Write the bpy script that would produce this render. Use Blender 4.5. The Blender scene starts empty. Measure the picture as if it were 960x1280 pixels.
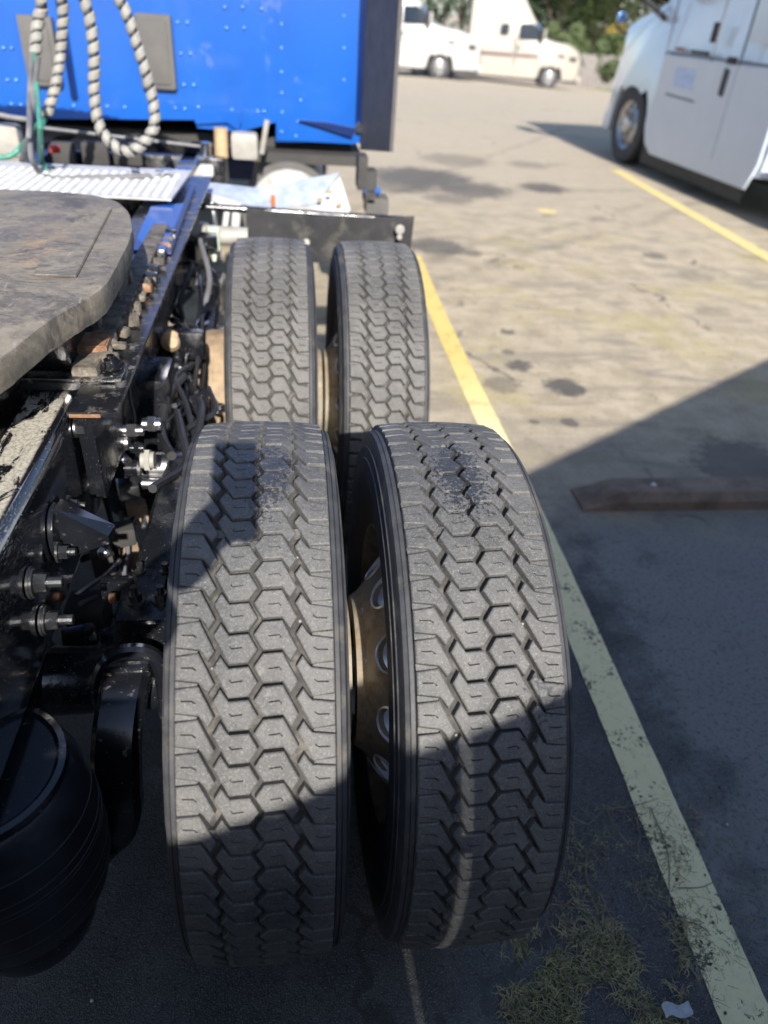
import bpy, bmesh, math, random
from mathutils import Vector, Matrix, noise
import numpy as np
random.seed(7)
S = bpy.context.scene
COL = S.collection
rad = math.radians
# ------------------------------------------------------------------ camera
CAM = Vector((0.051, -1.0614, 1.6887)); PITCH, YAW, ROLL, F = .6115, .1585, .0792, 900.47
cp, sp = math.cos(PITCH), math.sin(PITCH)
FW = Vector((math.sin(YAW)*cp, math.cos(YAW)*cp, -sp)); RI = Vector((math.cos(YAW), -math.sin(YAW), 0)); UP = RI.cross(FW)
RI, UP = (RI*math.cos(ROLL)+UP*math.sin(ROLL)), (UP*math.cos(ROLL)-RI*math.sin(ROLL))
cd = bpy.data.cameras.new('camera'); cam = bpy.data.objects.new('camera', cd); COL.objects.link(cam); S.camera = cam
M = Matrix((RI, UP, -FW)).transposed().to_4x4(); M.translation = CAM; cam.matrix_world = M
cd.sensor_fit = 'VERTICAL'; cd.sensor_height = 36; cd.lens = 36*F/1280; cd.clip_start = .02; cd.clip_end = 2000
cd.dof.use_dof = True; cd.dof.focus_distance = 1.30; cd.dof.aperture_fstop = 2.3
# ------------------------------------------------------------------ light
SUN_D = Vector((-.12, 1.68, -1)).normalized()          # direction the light travels
EL = math.asin(-SUN_D.z); AZ = math.atan2(-SUN_D.x, -SUN_D.y)   # azimuth of the sun, clockwise from +Y
sd = bpy.data.lights.new('sun', 'SUN'); so = bpy.data.objects.new('sun', sd); COL.objects.link(so)
sd.energy = 4.8; sd.angle = rad(.53); sd.color = (1, .945, .87); so.rotation_euler = SUN_D.to_track_quat('-Z', 'Y').to_euler(); so.location = (0, -5, 8)
W = bpy.data.worlds.new('World'); S.world = W; W.use_nodes = True
nt = W.node_tree; sky = nt.nodes.new('ShaderNodeTexSky'); sky.sky_type = 'NISHITA'; sky.sun_disc = False
sky.sun_elevation = EL; sky.sun_rotation = AZ; sky.air_density = .8; sky.dust_density = .8; sky.ozone_density = 1.0
nt.links.new(sky.outputs[0], nt.nodes['Background'].inputs[0]); nt.nodes['Background'].inputs[1].default_value = .12
S.view_settings.view_transform = 'Standard'; S.view_settings.look = 'None'; S.view_settings.exposure = .9; S.view_settings.gamma = 1
S.cycles.max_bounces = 6; S.cycles.diffuse_bounces = 3; S.cycles.glossy_bounces = 3; S.cycles.transparent_max_bounces = 8
S.cycles.caustics_reflective = False; S.cycles.caustics_refractive = False
try: S.cycles.sample_clamp_indirect = 4
except Exception: pass

# a point at known depth seen at a pixel of the 960x1280 photograph (measuring aid)
def P(px, py, x=None, y=None, z=None):
    d = FW + RI*((px-480)/F) - UP*((py-640)/F)
    if x is not None: t = (x-CAM.x)/d.x
    elif y is not None: t = (y-CAM.y)/d.y
    else: t = (z-CAM.z)/d.z
    return CAM + d*t
# ------------------------------------------------------------------ materials
class NT:
    def __init__(s, name):
        s.m = bpy.data.materials.new(name); s.m.use_nodes = True; s.t = s.m.node_tree; s.b = s.t.nodes['Principled BSDF']; s.out = s.t.nodes['Material Output']
        s.g = s.t.nodes.new('ShaderNodeNewGeometry'); s.pos = s.g.outputs['Position']
    def n(s, ty, **kw):
        n = s.t.nodes.new(ty)
        for k, v in kw.items(): setattr(n, k, v)
        return n
    def L(s, a, b): s.t.links.new(a, b)
    def setin(s, n, i, v):
        if isinstance(v, bpy.types.NodeSocket): s.L(v, n.inputs[i])
        else: n.inputs[i].default_value = v
    def noise(s, scale, detail=4, rough=.6, vec=None, dist=0):
        n = s.n('ShaderNodeTexNoise'); n.inputs['Scale'].default_value = scale; n.inputs['Detail'].default_value = detail
        n.inputs['Roughness'].default_value = rough; n.inputs['Distortion'].default_value = dist
        s.L(vec if vec else s.pos, n.inputs['Vector']); return n.outputs['Fac']
    def ramp(s, fac, a, b, lo=0., hi=1.):
        n = s.n('ShaderNodeMapRange', interpolation_type='SMOOTHSTEP'); s.setin(n, 0, fac); s.setin(n, 1, a); s.setin(n, 2, b); s.setin(n, 3, lo); s.setin(n, 4, hi); return n.outputs[0]
    def mix(s, f, a, b):
        n = s.n('ShaderNodeMix', data_type='RGBA'); s.setin(n, 0, f)
        s.setin(n, 6, a if isinstance(a, bpy.types.NodeSocket) else (*a, 1)); s.setin(n, 7, b if isinstance(b, bpy.types.NodeSocket) else (*b, 1)); return n.outputs[2]
    def math(s, op, a, b=0., c=0.):
        n = s.n('ShaderNodeMath', operation=op); s.setin(n, 0, a); s.setin(n, 1, b); s.setin(n, 2, c); return n.outputs[0]
    def sep(s, vec=None):
        n = s.n('ShaderNodeSeparateXYZ'); s.L(vec if vec else s.pos, n.inputs[0]); return n.outputs
    def scalev(s, v3, vec=None):
        n = s.n('ShaderNodeVectorMath', operation='MULTIPLY'); s.L(vec if vec else s.pos, n.inputs[0]); n.inputs[1].default_value = v3; return n.outputs[0]
    def bump(s, h, strength=.3, dist=.01):
        n = s.n('ShaderNodeBump'); n.inputs['Strength'].default_value = strength; n.inputs['Distance'].default_value = dist; s.L(h, n.inputs['Height']); s.L(n.outputs[0], s.b.inputs['Normal']); return n
    def col(s, c): s.setin(s.b, 'Base Color', c if isinstance(c, bpy.types.NodeSocket) else (*c, 1)); return s
    def r(s, v): s.setin(s.b, 'Roughness', v); return s
    def metal(s, v): s.setin(s.b, 'Metallic', v); return s

def plain(name, c, rough=.5, metal=0., var=.15, scale=12, bump=.0, dust=0., dustc=(.3, .26, .2), dscale=9, coat=0.):
    t = NT(name)
    f = t.noise(scale, 5)
    cc = t.mix(t.ramp(f, .3, .7), tuple(x*(1-var) for x in c), tuple(min(1, x*(1+var)) for x in c))
    rr = rough
    if dust:
        m = t.ramp(t.noise(dscale, 8, .7), .62-dust*.35, .74-dust*.2)
        cc = t.mix(t.math('MULTIPLY', m, min(1, .5+dust)), cc, dustc); rr = t.ramp(m, 0, 1, rough, .9)
    t.col(cc).r(rr).metal(metal)
    if name.startswith(('glossy', 'dusty_black', 'painted_bolt')): t.b.inputs['Specular IOR Level'].default_value = 1.
    if coat: t.b.inputs['Coat Weight'].default_value = coat; t.b.inputs['Coat Roughness'].default_value = .08
    if bump: t.bump(t.noise(scale*6, 6), bump, .004)
    return t.m

def rubber_mat(name, base, dusty, wet=False):
    t = NT(name)
    big = t.noise(7, 5, .65); fine = t.noise(260, 4, .75); sp = t.noise(620, 2, .6)
    c = t.mix(t.ramp(big, .3, .7), base, dusty)
    c = t.mix(t.ramp(fine, .50, .68, 0, .5), c, tuple(min(1, x*1.75) for x in dusty)); c = t.mix(t.ramp(fine, .46, .34, 0, .5), c, tuple(x*.55 for x in base))
    c = t.mix(t.ramp(sp, .62, .70, 0, .85), c, (.40, .38, .35)); c = t.mix(t.ramp(t.noise(450, 2, .6), .62, .70, 0, .6), c, (.03, .03, .03))
    pale = t.ramp(t.noise(38, 6, .75), .56, .72, 0, .45)
    c = t.mix(pale, c, (.25, .235, .21))
    rr = t.ramp(fine, .3, .7, .46, .8)
    if wet:
        X, Y, Z = t.sep()
        a = t.ramp(Y, -.30, -.06); b = t.ramp(Y, .16, .0); m = t.math('MULTIPLY', a, b)
        # oily patch: two middle ribs of each tyre, side fade
        def band(c0, w): return t.ramp(t.math('ABSOLUTE', t.math('SUBTRACT', t.math('ADD', X, t.math('MULTIPLY', t.math('SUBTRACT', big, .5), .12)), c0)), w*1.45, w*.1)
        xb = t.math('MAXIMUM', band(.008, .06), band(.335, .085))
        m = t.math('MULTIPLY', m, xb)
        m = t.math('MULTIPLY', m, t.ramp(Z, .95, 1.0))
        nn = t.noise(150, 3, .65)
        thr = t.math('SUBTRACT', 1.02, t.math('MULTIPLY', m, .58))
        w1 = t.math('GREATER_THAN', t.math('ADD', nn, t.math('MULTIPLY', big, .08)), thr)
        # second patch, outer tyre right side low
        m2 = t.math('MULTIPLY', t.math('MULTIPLY', t.ramp(Z, .79, .83), t.ramp(Z, .93, .89)), band(.41, .055))
        m2 = t.math('MULTIPLY', m2, t.ramp(Y, -.2, -.3))
        w2 = t.math('GREATER_THAN', t.noise(130, 2, .6), t.math('SUBTRACT', 1.0, t.math('MULTIPLY', m2, .46)))
        w = t.math('MAXIMUM', w1, w2)
        c = t.mix(t.math('MULTIPLY', w, .85), c, (.022, .024, .030)); rr = t.math('SUBTRACT', rr, t.math('MULTIPLY', w, .38))
    t.col(c).r(rr); t.bump(t.math('ADD', t.math('ADD', fine, sp), t.math('MULTIPLY', t.noise(90, 4), .6)), .6, .0018)
    t.b.inputs['Specular IOR Level'].default_value = .5
    return t.m

MT = {}
MT['tread'] = rubber_mat('tread_rubber', (.066, .067, .068), (.132, .129, .123), True)
MT['tread_far'] = rubber_mat('tread_rubber_dusty', (.072, .071, .069), (.132, .127, .118))
MT['groove'] = plain('groove_rubber', (.050, .048, .044), .85, var=.3, scale=60, dust=.35, dustc=(.13, .12, .10), dscale=30, bump=.3)
MT['side'] = plain('sidewall_rubber', (.045, .046, .05), .58, var=.25, scale=25, dust=.3, dustc=(.11, .1, .085), dscale=14, bump=.15)
MT['airbag'] = plain('air_spring_rubber', (.020, .022, .028), .36, var=.3, scale=18, dust=.12, dustc=(.06, .06, .06), dscale=25, bump=.1)
def black_paint():
    t = NT('black_chassis_paint')
    big = t.noise(11, 6, .65); sp = t.noise(260, 2, .5)
    c = t.mix(t.ramp(big, .56, .72, 0, .6), (.008, .009, .012), (.06, .055, .048))
    c = t.mix(t.ramp(sp, .68, .74, 0, .8), c, (.3, .28, .25))
    t.col(c).r(t.ramp(big, .45, .75, .16, .6)); t.b.inputs['Specular IOR Level'].default_value = .9; t.bump(t.noise(45, 5), .2, .005); return t.m
MT['black'] = black_paint()
MT['gloss'] = plain('glossy_black_paint', (.008, .009, .012), .18, var=.3, scale=8, dust=.12, dustc=(.12, .11, .1), dscale=60)
def rail_mat():
    t = NT('scraped_rail_paint'); X, Y, Z = t.sep()
    v = t.scalev((1, .35, 1)); n1 = t.noise(24, 7, .7, v, .6)
    side = t.math('MULTIPLY', t.ramp(X, -.374, -.380), t.ramp(Z, 1.02, 1.027))
    m = t.math('MULTIPLY', t.ramp(n1, .44, .5), side)
    m = t.math('MULTIPLY', m, t.ramp(Y, .32, .22))
    c = t.mix(m, (.007, .008, .011), t.mix(t.ramp(t.noise(160, 5, .7), .35, .65), (.24, .22, .18), (.50, .46, .37)))
    sp = t.noise(230, 2, .5); c = t.mix(t.ramp(sp, .66, .72, 0, .7), c, (.3, .29, .27))
    sc = t.noise(40, 4, .8, t.scalev((1, .6, 5)), 2.5)
    low = t.math('MULTIPLY', t.ramp(Y, -.05, -.16), t.ramp(Z, .9, .95)); s2 = t.math('MULTIPLY', t.ramp(sc, .58, .62, 0, .8), low)
    c = t.mix(s2, c, (.25, .24, .23))
    t.col(c).r(t.ramp(t.math('MAXIMUM', m, s2), 0, 1, .10, .85)); t.b.inputs['Specular IOR Level'].default_value = 1.; t.b.inputs['Coat Weight'].default_value = 1.; t.b.inputs['Coat Roughness'].default_value = .06; t.bump(t.math('ADD', m, t.noise(120, 4)), .12, .002); return t.m
MT['rail'] = rail_mat()
MT['bluegloss'] = plain('glossy_blue_black_tube', (.01, .018, .05), .15, .3, .2, 8)
MT['dusty'] = plain('dusty_black_paint', (.012, .013, .016), .22, 0, .3, 14, .15, .3, (.17, .155, .13), 26)
MT['steel'] = plain('bare_steel', (.42, .42, .43), .35, 1, .2, 30, .1, .25, (.2, .17, .13))
MT['chrome'] = plain('polished_aluminium', (.78, .79, .8), .16, 1, .05, 20)
MT['brightal'] = plain('machined_aluminium', (.85, .87, .92), .38, .35, .05, 40)
MT['zinc'] = plain('zinc_bolt', (.55, .56, .58), .3, 1, .2, 60, .1, .15, (.1, .09, .08))
MT['boltblack'] = plain('painted_bolt', (.03, .031, .034), .28, .4, .3, 60, .1, .2, (.2, .19, .17), 80)
MT['rust'] = plain('rusty_steel', (.22, .11, .055), .85, 0, .4, 40, .4, .4, (.33, .25, .17), 25)
MT['grease'] = plain('caked_grease', (.12, .105, .085), .8, 0, .5, 35, .6, .4, (.25, .21, .16), 30)
def plate_mat():
    t = NT('fifth_wheel_dirt'); n1 = t.noise(7, 8, .72, t.scalev((1, 1.2, 1)), 1.6); n2 = t.noise(80, 6, .75)
    c = t.mix(t.ramp(n1, .3, .7), (.11, .094, .072), (.25, .215, .165)); c = t.mix(t.ramp(n2, .45, .7, 0, .5), c, (.28, .26, .23)); c = t.mix(t.ramp(t.noise(4.5, 6, .75, t.scalev((1, 1.3, 1)), 1.2), .5, .62, 0, .75), c, (.055, .052, .05))
    X, Y, Z = t.sep(); d = t.math('ADD', t.math('POWER', t.math('MULTIPLY', t.math('ADD', X, .47), 15), 2), t.math('POWER', t.math('MULTIPLY', t.math('SUBTRACT', Y, .60), 4.6), 2))
    m = t.math('MULTIPLY', t.ramp(d, 1., .1), t.ramp(t.noise(26, 7, .8), .46, .66))
    c = t.mix(t.math('MULTIPLY', m, .6), c, (.42, .26, .12)); c = t.mix(t.ramp(t.noise(300, 2), .66, .72, 0, .7), c, (.4, .37, .33))
    sc = t.ramp(t.noise(26, 5, .7, t.scalev((1.6, .25, 1)), .5), .63, .69, 0, .5); c = t.mix(sc, c, (.40, .375, .33)); sc2 = t.ramp(t.noise(30, 5, .7, t.scalev((.3, 1.8, 1)), .5), .65, .70, 0, .45); c = t.mix(sc2, c, (.36, .34, .30))
    t.col(c).r(t.ramp(n1, .35, .65, .55, .85)); t.bump(t.math('ADD', t.math('MULTIPLY', n1, .5), t.math('MULTIPLY', n2, .4)), .4, .006); return t.m
MT['plate'] = plate_mat()
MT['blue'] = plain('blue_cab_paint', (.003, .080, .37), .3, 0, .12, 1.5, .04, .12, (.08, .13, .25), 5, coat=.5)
MT['rivet'] = plain('scuffed_rivet', (.10, .25, .62), .3, .4)
MT['bluedark'] = plain('dark_blue_trim', (.003, .016, .09), .3, 0, .1, 5, coat=.3)
MT['greypad'] = plain('grey_rubber_pad', (.10, .096, .09), .8, 0, .12, 10)
MT['greydark'] = plain('dark_grey_plastic', (.042, .040, .038), .8, 0, .15, 10, .1, .15, (.1, .1, .1))
MT['flap'] = plain('mud_flap_rubber', (.03, .03, .032), .7, 0, .2, 14, .2, .35, (.09, .085, .075), 12)
MT['deck'] = plain('white_deck_metal', (.46, .46, .46), .45, 0, .12, 25, .1, .15, (.4, .37, .32), 16)
MT['whitem'] = plain('white_sheet_metal', (.50, .50, .50), .4, 0, .08, 8, 0, .15, (.45, .42, .36))
MT['palewrap'] = plain('spiral_hose_wrap', (.24, .232, .21), .6, 0, .15, 20, .1, .1)
MT['hoseblack'] = plain('black_hose', (.02, .02, .022), .5, 0, .2, 20)
MT['hosegrey'] = plain('grey_hose', (.13, .13, .14), .5, 0, .2, 20)
MT['hosegreen'] = plain('green_hose', (.05, .22, .16), .5, 0, .2, 20)
MT['orange'] = plain('orange_marker_plastic', (.7, .16, .02), .4)
MT['tanrim'] = plain('dusty_rim', (.36, .32, .25), .55, .15, .25, 14, .1, .45, (.26, .19, .12), 9)
MT['drum'] = plain('brake_drum_iron', (.3, .22, .14), .75, 0, .3, 20, .3, .3, (.36, .27, .17))
MT['canister'] = plain('grey_canister', (.3, .29, .26), .55, 0, .2, 10, .1, .3)
MT['tanpipe'] = plain('tan_pipe', (.42, .30, .17), .6, 0, .2, 16, .1, .3)
MT['palegreen'] = plain('pale_green_valve', (.55, .62, .52), .45)
MT['white_truck'] = plain('shade_tinted_white_paint', (.54, .60, .68), .18, 0, .03, 2, coat=.5)  # blue of the shaded side put into the white base colour
MT['cream_truck'] = plain('cream_truck_paint', (.30, .275, .23), .35, 0, .04, 2, coat=.3)
MT['offwhite_truck'] = plain('off_white_truck_paint', (.37, .365, .35), .35, 0, .04, 2, coat=.3)
MT['glass'] = plain('dark_window_glass', (.02, .03, .045), .06)
MT['red'] = plain('red_lens', (.35, .03, .02), .3)
MT['seam'] = plain('panel_seam', (.12, .13, .15), .6)
MT['tyre_bg'] = plain('parked_truck_tyre', (.035, .035, .037), .75, 0, .2, 10)
MT['bark'] = plain('bark', (.10, .075, .055), .9, 0, .3, 8, .6)
MT['fence_grey'] = plain('weathered_fence_board', (.19, .175, .165), .85, 0, .2, 6, .3)
MT['timber'] = plain('brown_timber', (.21, .15, .11), .85, 0, .35, 9, .5, .45, (.2, .17, .13), 7)
MT['paper'] = plain('white_paper', (.85, .88, .9), .7, 0, .08, 90, .4)
MT['pebble'] = plain('pebble_stone', (.6, .6, .58), .7, 0, .1, 90)
for nm, c in (('leaf_dark', (.035, .06, .03)), ('leaf_mid', (.07, .10, .035)), ('leaf_yellow', (.36, .27, .05)), ('grass_dry', (.33, .27, .14)), ('grass_green', (.17, .175, .055)), ('twig', (.22, .17, .12)), ('lawn', (.12, .22, .04))):
    MT[nm] = plain(nm, c, .7, 0, .35, 30)

def ground_mat():
    t = NT('lot_surface'); X, Y, Z = t.sep()
    big = t.noise(.9, 6, .6); mid = t.noise(5, 7, .65); fine = t.noise(110, 4, .7); agg = t.noise(260, 2, .6)
    streak = t.noise(2.2, 5, .6, t.scalev((.55, 2.2, 1)), 1.2)
    tan = t.mix(t.ramp(mid, .3, .7), (.38, .31, .205), (.60, .505, .365))
    tan = t.mix(t.ramp(streak, .48, .66, 0, .8), tan, (.29, .245, .195))
    tan = t.mix(t.ramp(t.noise(1.3, 5, .65), .52, .64, 0, .55), tan, (.50, .42, .18))
    spots = t.noise(9, 6, .75); tan = t.mix(t.ramp(spots, .58, .68, 0, .75), tan, (.15, .13, .115)); tan = t.mix(t.ramp(t.noise(60, 4, .7), .5, .68, 0, .5), tan, (.16, .14, .12)); tan = t.mix(t.ramp(t.noise(150, 3, .7), .5, .66, 0, .5), tan, (.66, .61, .52))
    tan = t.mix(t.ramp(Y, 4.5, 9, 0, .75), tan, (.45, .385, .30))
    dark = t.mix(t.ramp(mid, .3, .7), (.075, .075, .077), (.145, .142, .138))
    dark = t.mix(t.ramp(t.math('ADD', t.noise(2.6, 6, .7), t.ramp(X, .8, 1.6, -.12, .22)), .45, .65, 0, .8), dark, (.31, .30, .28)); dark = t.mix(t.ramp(t.noise(70, 5, .7), .5, .66, 0, .6), dark, (.03, .03, .03))
    dark = t.mix(t.ramp(agg, .56, .66, 0, .85), dark, (.30, .29, .27))
    # the old asphalt of the bay gives way to bleached, dusty asphalt further on
    edge = t.math('ADD', Y, t.math('MULTIPLY', t.math('SUBTRACT', mid, .5), .9))
    edge = t.math('SUBTRACT', edge, t.math('MULTIPLY', X, -.0))
    m = t.ramp(edge, .95, 1.55)
    c = t.mix(m, dark, t.mix(t.ramp(Y, 1.4, 2.4), t.mix(.5, tan, (.27, .245, .20)), tan))
    # faint tyre tracks
    for a_, off, w_, k_ in ((.9, 3.2, .10, .35), (.9, 3.75, .09, .3), (-.35, 2.2, .08, .25), (1.6, 5.4, .12, .3), (.25, 7.2, .12, .3)):
        ln = t.math('ADD', t.math('ADD', t.math('MULTIPLY', X, -a_), Y), t.math('MULTIPLY', t.noise(.35, 2, .5), 1.2)); ln = t.math('ABSOLUTE', t.math('SUBTRACT', ln, off+.6))
        c = t.mix(t.math('MULTIPLY', t.ramp(ln, w_*1.6, w_*.4, 0, k_), t.ramp(t.noise(3, 5, .7), .35, .6)), c, (.13, .115, .10))
    dm = t.math('MULTIPLY', t.ramp(t.noise(2.4, 9, .78, t.scalev((1, 1.6, 1)), 1.), .60, .66), t.ramp(t.noise(.6, 3, .5), .42, .58)); c = t.mix(t.math('MULTIPLY', dm, .55), c, (.15, .13, .115))
    vo = t.n('ShaderNodeTexVoronoi', feature='DISTANCE_TO_EDGE'); vo.inputs['Scale'].default_value = .55
    wv_ = t.n('ShaderNodeVectorMath', operation='ADD'); nz = t.n('ShaderNodeTexNoise'); nz.inputs['Scale'].default_value = 3; nz.inputs['Detail'].default_value = 6; t.L(t.pos, nz.inputs['Vector']); sv = t.n('ShaderNodeVectorMath', operation='SCALE'); t.L(nz.outputs['Color'], sv.inputs[0]); sv.inputs['Scale'].default_value = .5; t.L(t.pos, wv_.inputs[0]); t.L(sv.outputs[0], wv_.inputs[1]); t.L(wv_.outputs[0], vo.inputs['Vector'])
    ck = t.math('MULTIPLY', t.ramp(vo.outputs['Distance'], .008, .003), t.ramp(t.noise(1.1, 3, .5), .5, .6)); c = t.mix(t.math('MULTIPLY', ck, .7), c, (.06, .055, .05))
    # oil stains and drips
    tot = None; warp = t.math('ADD', t.math('MULTIPLY', t.noise(7, 8, .8), .6), t.math('MULTIPLY', t.noise(30, 5, .7), .4))
    for (cx, cy, rx, ry, k) in STAINS:
        dx = t.math('DIVIDE', t.math('SUBTRACT', X, cx), rx); dy = t.math('DIVIDE', t.math('SUBTRACT', Y, cy), ry)
        d = t.math('ADD', t.math('MULTIPLY', dx, dx), t.math('MULTIPLY', dy, dy))
        d = t.math('ADD', d, t.math('MULTIPLY', t.math('SUBTRACT', warp, .5), 5.5))
        f = t.ramp(d, 1.25, .45, 0, k); tot = f if tot is None else t.math('MAXIMUM', tot, f)
    c = t.mix(tot, c, (.062, .058, .058))
    t.col(c).r(t.ramp(tot, 0, 1, .88, .6)); t.bump(t.math('ADD', t.math('MULTIPLY', agg, .9), fine), .9, .008)
    return t.m
def stain(px, py, w, k):      # an oval stain centred at a photo pixel on the ground
    a = P(px, py, z=0); b = P(px+w, py, z=0); r = (b-a).length; return (a.x, a.y, r, r, k)
STAINS = [stain(706, 484, 26, .85), stain(650, 457, 17, .8), stain(628, 480, 24, .5), stain(634, 415, 10, .7), stain(668, 527, 7, .6), stain(712, 528, 11, .7),
          stain(525, 222, 64, .8), stain(500, 232, 40, .6), stain(590, 237, 46, .7), stain(560, 248, 30, .5), stain(680, 235, 28, .75), stain(660, 206, 24, .4), stain(545, 308, 38, .7), stain(590, 316, 14, .6), stain(870, 345, 22, .3), stain(635, 440, 9, .6), stain(890, 390, 18, .25), stain(930, 580, 62, .7), stain(570, 200, 40, .4), stain(818, 320, 14, .6)]
def paint_mat(name, near, far, wear=.5, y0=1.5, y1=3.):
    t = NT(name); X, Y, Z = t.sep()
    c = t.mix(t.ramp(Y, y0, y1), near, far); c = t.mix(t.ramp(t.noise(30, 6, .75), .48, .7, 0, .35), c, tuple(x*.55 for x in near))
    t.col(c).r(.75); n = t.math('ADD', t.math('MULTIPLY', t.noise(75, 8, .8), .62), t.math('MULTIPLY', t.noise(9, 4, .6), .4))
    a = t.ramp(n, wear+.03, wear+.07)
    tr = t.n('ShaderNodeBsdfTransparent'); mx = t.n('ShaderNodeMixShader'); t.L(a, mx.inputs[0]); t.L(t.b.outputs[0], mx.inputs[1]); t.L(tr.outputs[0], mx.inputs[2]); t.L(mx.outputs[0], t.out.inputs[0])
    t.bump(t.noise(300, 4), .3, .003); return t.m
MT['ground'] = ground_mat()
MT['line'] = paint_mat('worn_shade_toned_line_paint', (.93, .80, .44), (.68, .52, .17), .535)  # near stretch coloured paler for the shade it lies in; chips are wear
MT['line_y'] = paint_mat('yellow_line_paint', (.68, .55, .24), (.68, .55, .24), .56)
# ------------------------------------------------------------------ geometry helpers
class G:
    def __init__(s): s.b = bmesh.new()
    def box(s, c, d, rot=None, bev=0.):
        r = bmesh.ops.create_cube(s.b, size=1); vs = r['verts']; bmesh.ops.scale(s.b, vec=Vector(d), verts=vs)
        if bev:
            es = list({e for v in vs for e in v.link_edges}); rr = bmesh.ops.bevel(s.b, geom=es+vs, offset=bev, segments=2, affect='EDGES', profile=.6); vs = list({v for f in rr['faces'] for v in f.verts} | {v for v in vs if v.is_valid})
            # all verts of this island
            seen = set(vs); st = list(vs)
            while st:
                v = st.pop()
                for e in v.link_edges:
                    o = e.other_vert(v)
                    if o not in seen: seen.add(o); st.append(o)
            vs = list(seen)
        m = (rot if rot is not None else Matrix()).to_4x4(); m = Matrix.Translation(Vector(c)) @ m
        bmesh.ops.transform(s.b, matrix=m, verts=vs); return s
    def ring(s, c, ax, r, n, up=None):
        ax = ax.normalized(); u = (up if up is not None else (Vector((0, 0, 1)) if abs(ax.z) < .9 else Vector((1, 0, 0)))); u = (u-ax*u.dot(ax)).normalized(); w = ax.cross(u)
        return [s.b.verts.new(c+(u*math.cos(2*math.pi*i/n)+w*math.sin(2*math.pi*i/n))*r) for i in range(n)]
    def cyl(s, a, b, r0, r1=None, n=16, cap=True):
        a, b = Vector(a), Vector(b); r1 = r0 if r1 is None else r1; ax = b-a
        A, B = s.ring(a, ax, r0, n), s.ring(b, ax, r1, n)
        for i in range(n): s.b.faces.new((A[i], A[(i+1) % n], B[(i+1) % n], B[i]))
        if cap: s.b.faces.new(A[::-1]); s.b.faces.new(B)
        return s
    def lathe(s, o, ax, prof, n=32, closed=False):
        o, ax = Vector(o), Vector(ax).normalized(); R = [s.ring(o+ax*h, ax, max(r, 1e-4), n) for h, r in prof]
        prs = list(zip(R, R[1:]))
        if closed: prs.append((R[-1], R[0]))
        for A, B in prs:
            for i in range(n): s.b.faces.new((A[i], A[(i+1) % n], B[(i+1) % n], B[i]))
        return s
    def tube(s, pts, r, n=10, sub=6):
        pts = [Vector(p) for p in pts]; path = []
        if sub > 1 and len(pts) > 2:
            ext = [pts[0]*2-pts[1]]+pts+[pts[-1]*2-pts[-2]]
            for i in range(1, len(ext)-2):
                p0, p1, p2, p3 = ext[i-1:i+3]
                for k in range(sub):
                    t = k/sub; path.append(.5*((2*p1)+(p2-p0)*t+(2*p0-5*p1+4*p2-p3)*t*t+(3*p1-3*p2+p3-p0)*t**3))
            path.append(pts[-1])
        else: path = pts
        s.path = path; up = None; prev = None
        for i, p in enumerate(path):
            d = (path[min(i+1, len(path)-1)]-path[max(i-1, 0)]).normalized()
            if up is None: up = Vector((0, 0, 1)) if abs(d.z) < .9 else Vector((1, 0, 0))
            up = (up-d*up.dot(d)).normalized(); rr = r(i/(len(path)-1)) if callable(r) else r
            R = s.ring(p, d, rr, n, up)
            if prev:
                for k in range(n): s.b.faces.new((prev[k], prev[(k+1) % n], R[(k+1) % n], R[k]))
            else: s.b.faces.new(R[::-1])
            prev = R
        s.b.faces.new(prev); return s
    def prism(s, poly, ext, bev=0.):
        ext = Vector(ext); A = [s.b.verts.new(Vector(p)) for p in poly]; B = [s.b.verts.new(Vector(p)+ext) for p in poly]; n = len(A)
        fs = [s.b.faces.new((A[i], A[(i+1) % n], B[(i+1) % n], B[i])) for i in range(n)]
        fs += [s.b.faces.new(A[::-1]), s.b.faces.new(B)]
        bmesh.ops.recalc_face_normals(s.b, faces=fs)
        if bev:
            es = list({e for f in fs for e in f.edges}); bmesh.ops.bevel(s.b, geom=es, offset=bev, segments=2, affect='EDGES')
        return s
    def loft(s, sections):
        prev = None
        for sec in sections:
            R = [s.b.verts.new(Vector(p)) for p in sec]; n = len(R)
            if prev:
                for k in range(n): s.b.faces.new((prev[k], prev[(k+1) % n], R[(k+1) % n], R[k]))
            else: s.b.faces.new(R[::-1])
            prev = R
        s.b.faces.new(prev); return s
    def quad(s, *ps): s.b.faces.new([s.b.verts.new(Vector(p)) for p in ps]); return s
    def nut(s, c, ax, r=.014, h=.014, stud=.02, washer=True):
        c, ax = Vector(c), Vector(ax).normalized()
        if washer: s.cyl(c, c+ax*.004, r*1.45, n=16); c = c+ax*.004
        s.cyl(c, c+ax*h, r, r*.97, n=6)
        if stud: s.cyl(c+ax*h, c+ax*(h+stud), r*.52, n=10)
        return s
    def obj(s, name, mat, parent=None, loc=None, ang=35, recalc=True):
        if recalc: bmesh.ops.recalc_face_normals(s.b, faces=s.b.faces[:])
        me = bpy.data.meshes.new(name); sh = math.cos(rad(ang))
        for f in s.b.faces: f.smooth = True
        for e in s.b.edges:
            if len(e.link_faces) == 2: e.smooth = e.link_faces[0].normal.dot(e.link_faces[1].normal) > sh
            else: e.smooth = False
        s.b.to_mesh(me); s.b.free(); o = bpy.data.objects.new(name, me); COL.objects.link(o)
        me.materials.append(MT[mat] if isinstance(mat, str) else mat)
        if parent: o.parent = parent
        if loc is not None:
            o.location = loc
        return o
def root(name, loc, rz=0., label=None, cat=None, group=None):
    o = bpy.data.objects.new(name, None); COL.objects.link(o); o.location = loc; o.rotation_euler = (0, 0, rz); return tag(o, label, cat, group)
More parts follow.
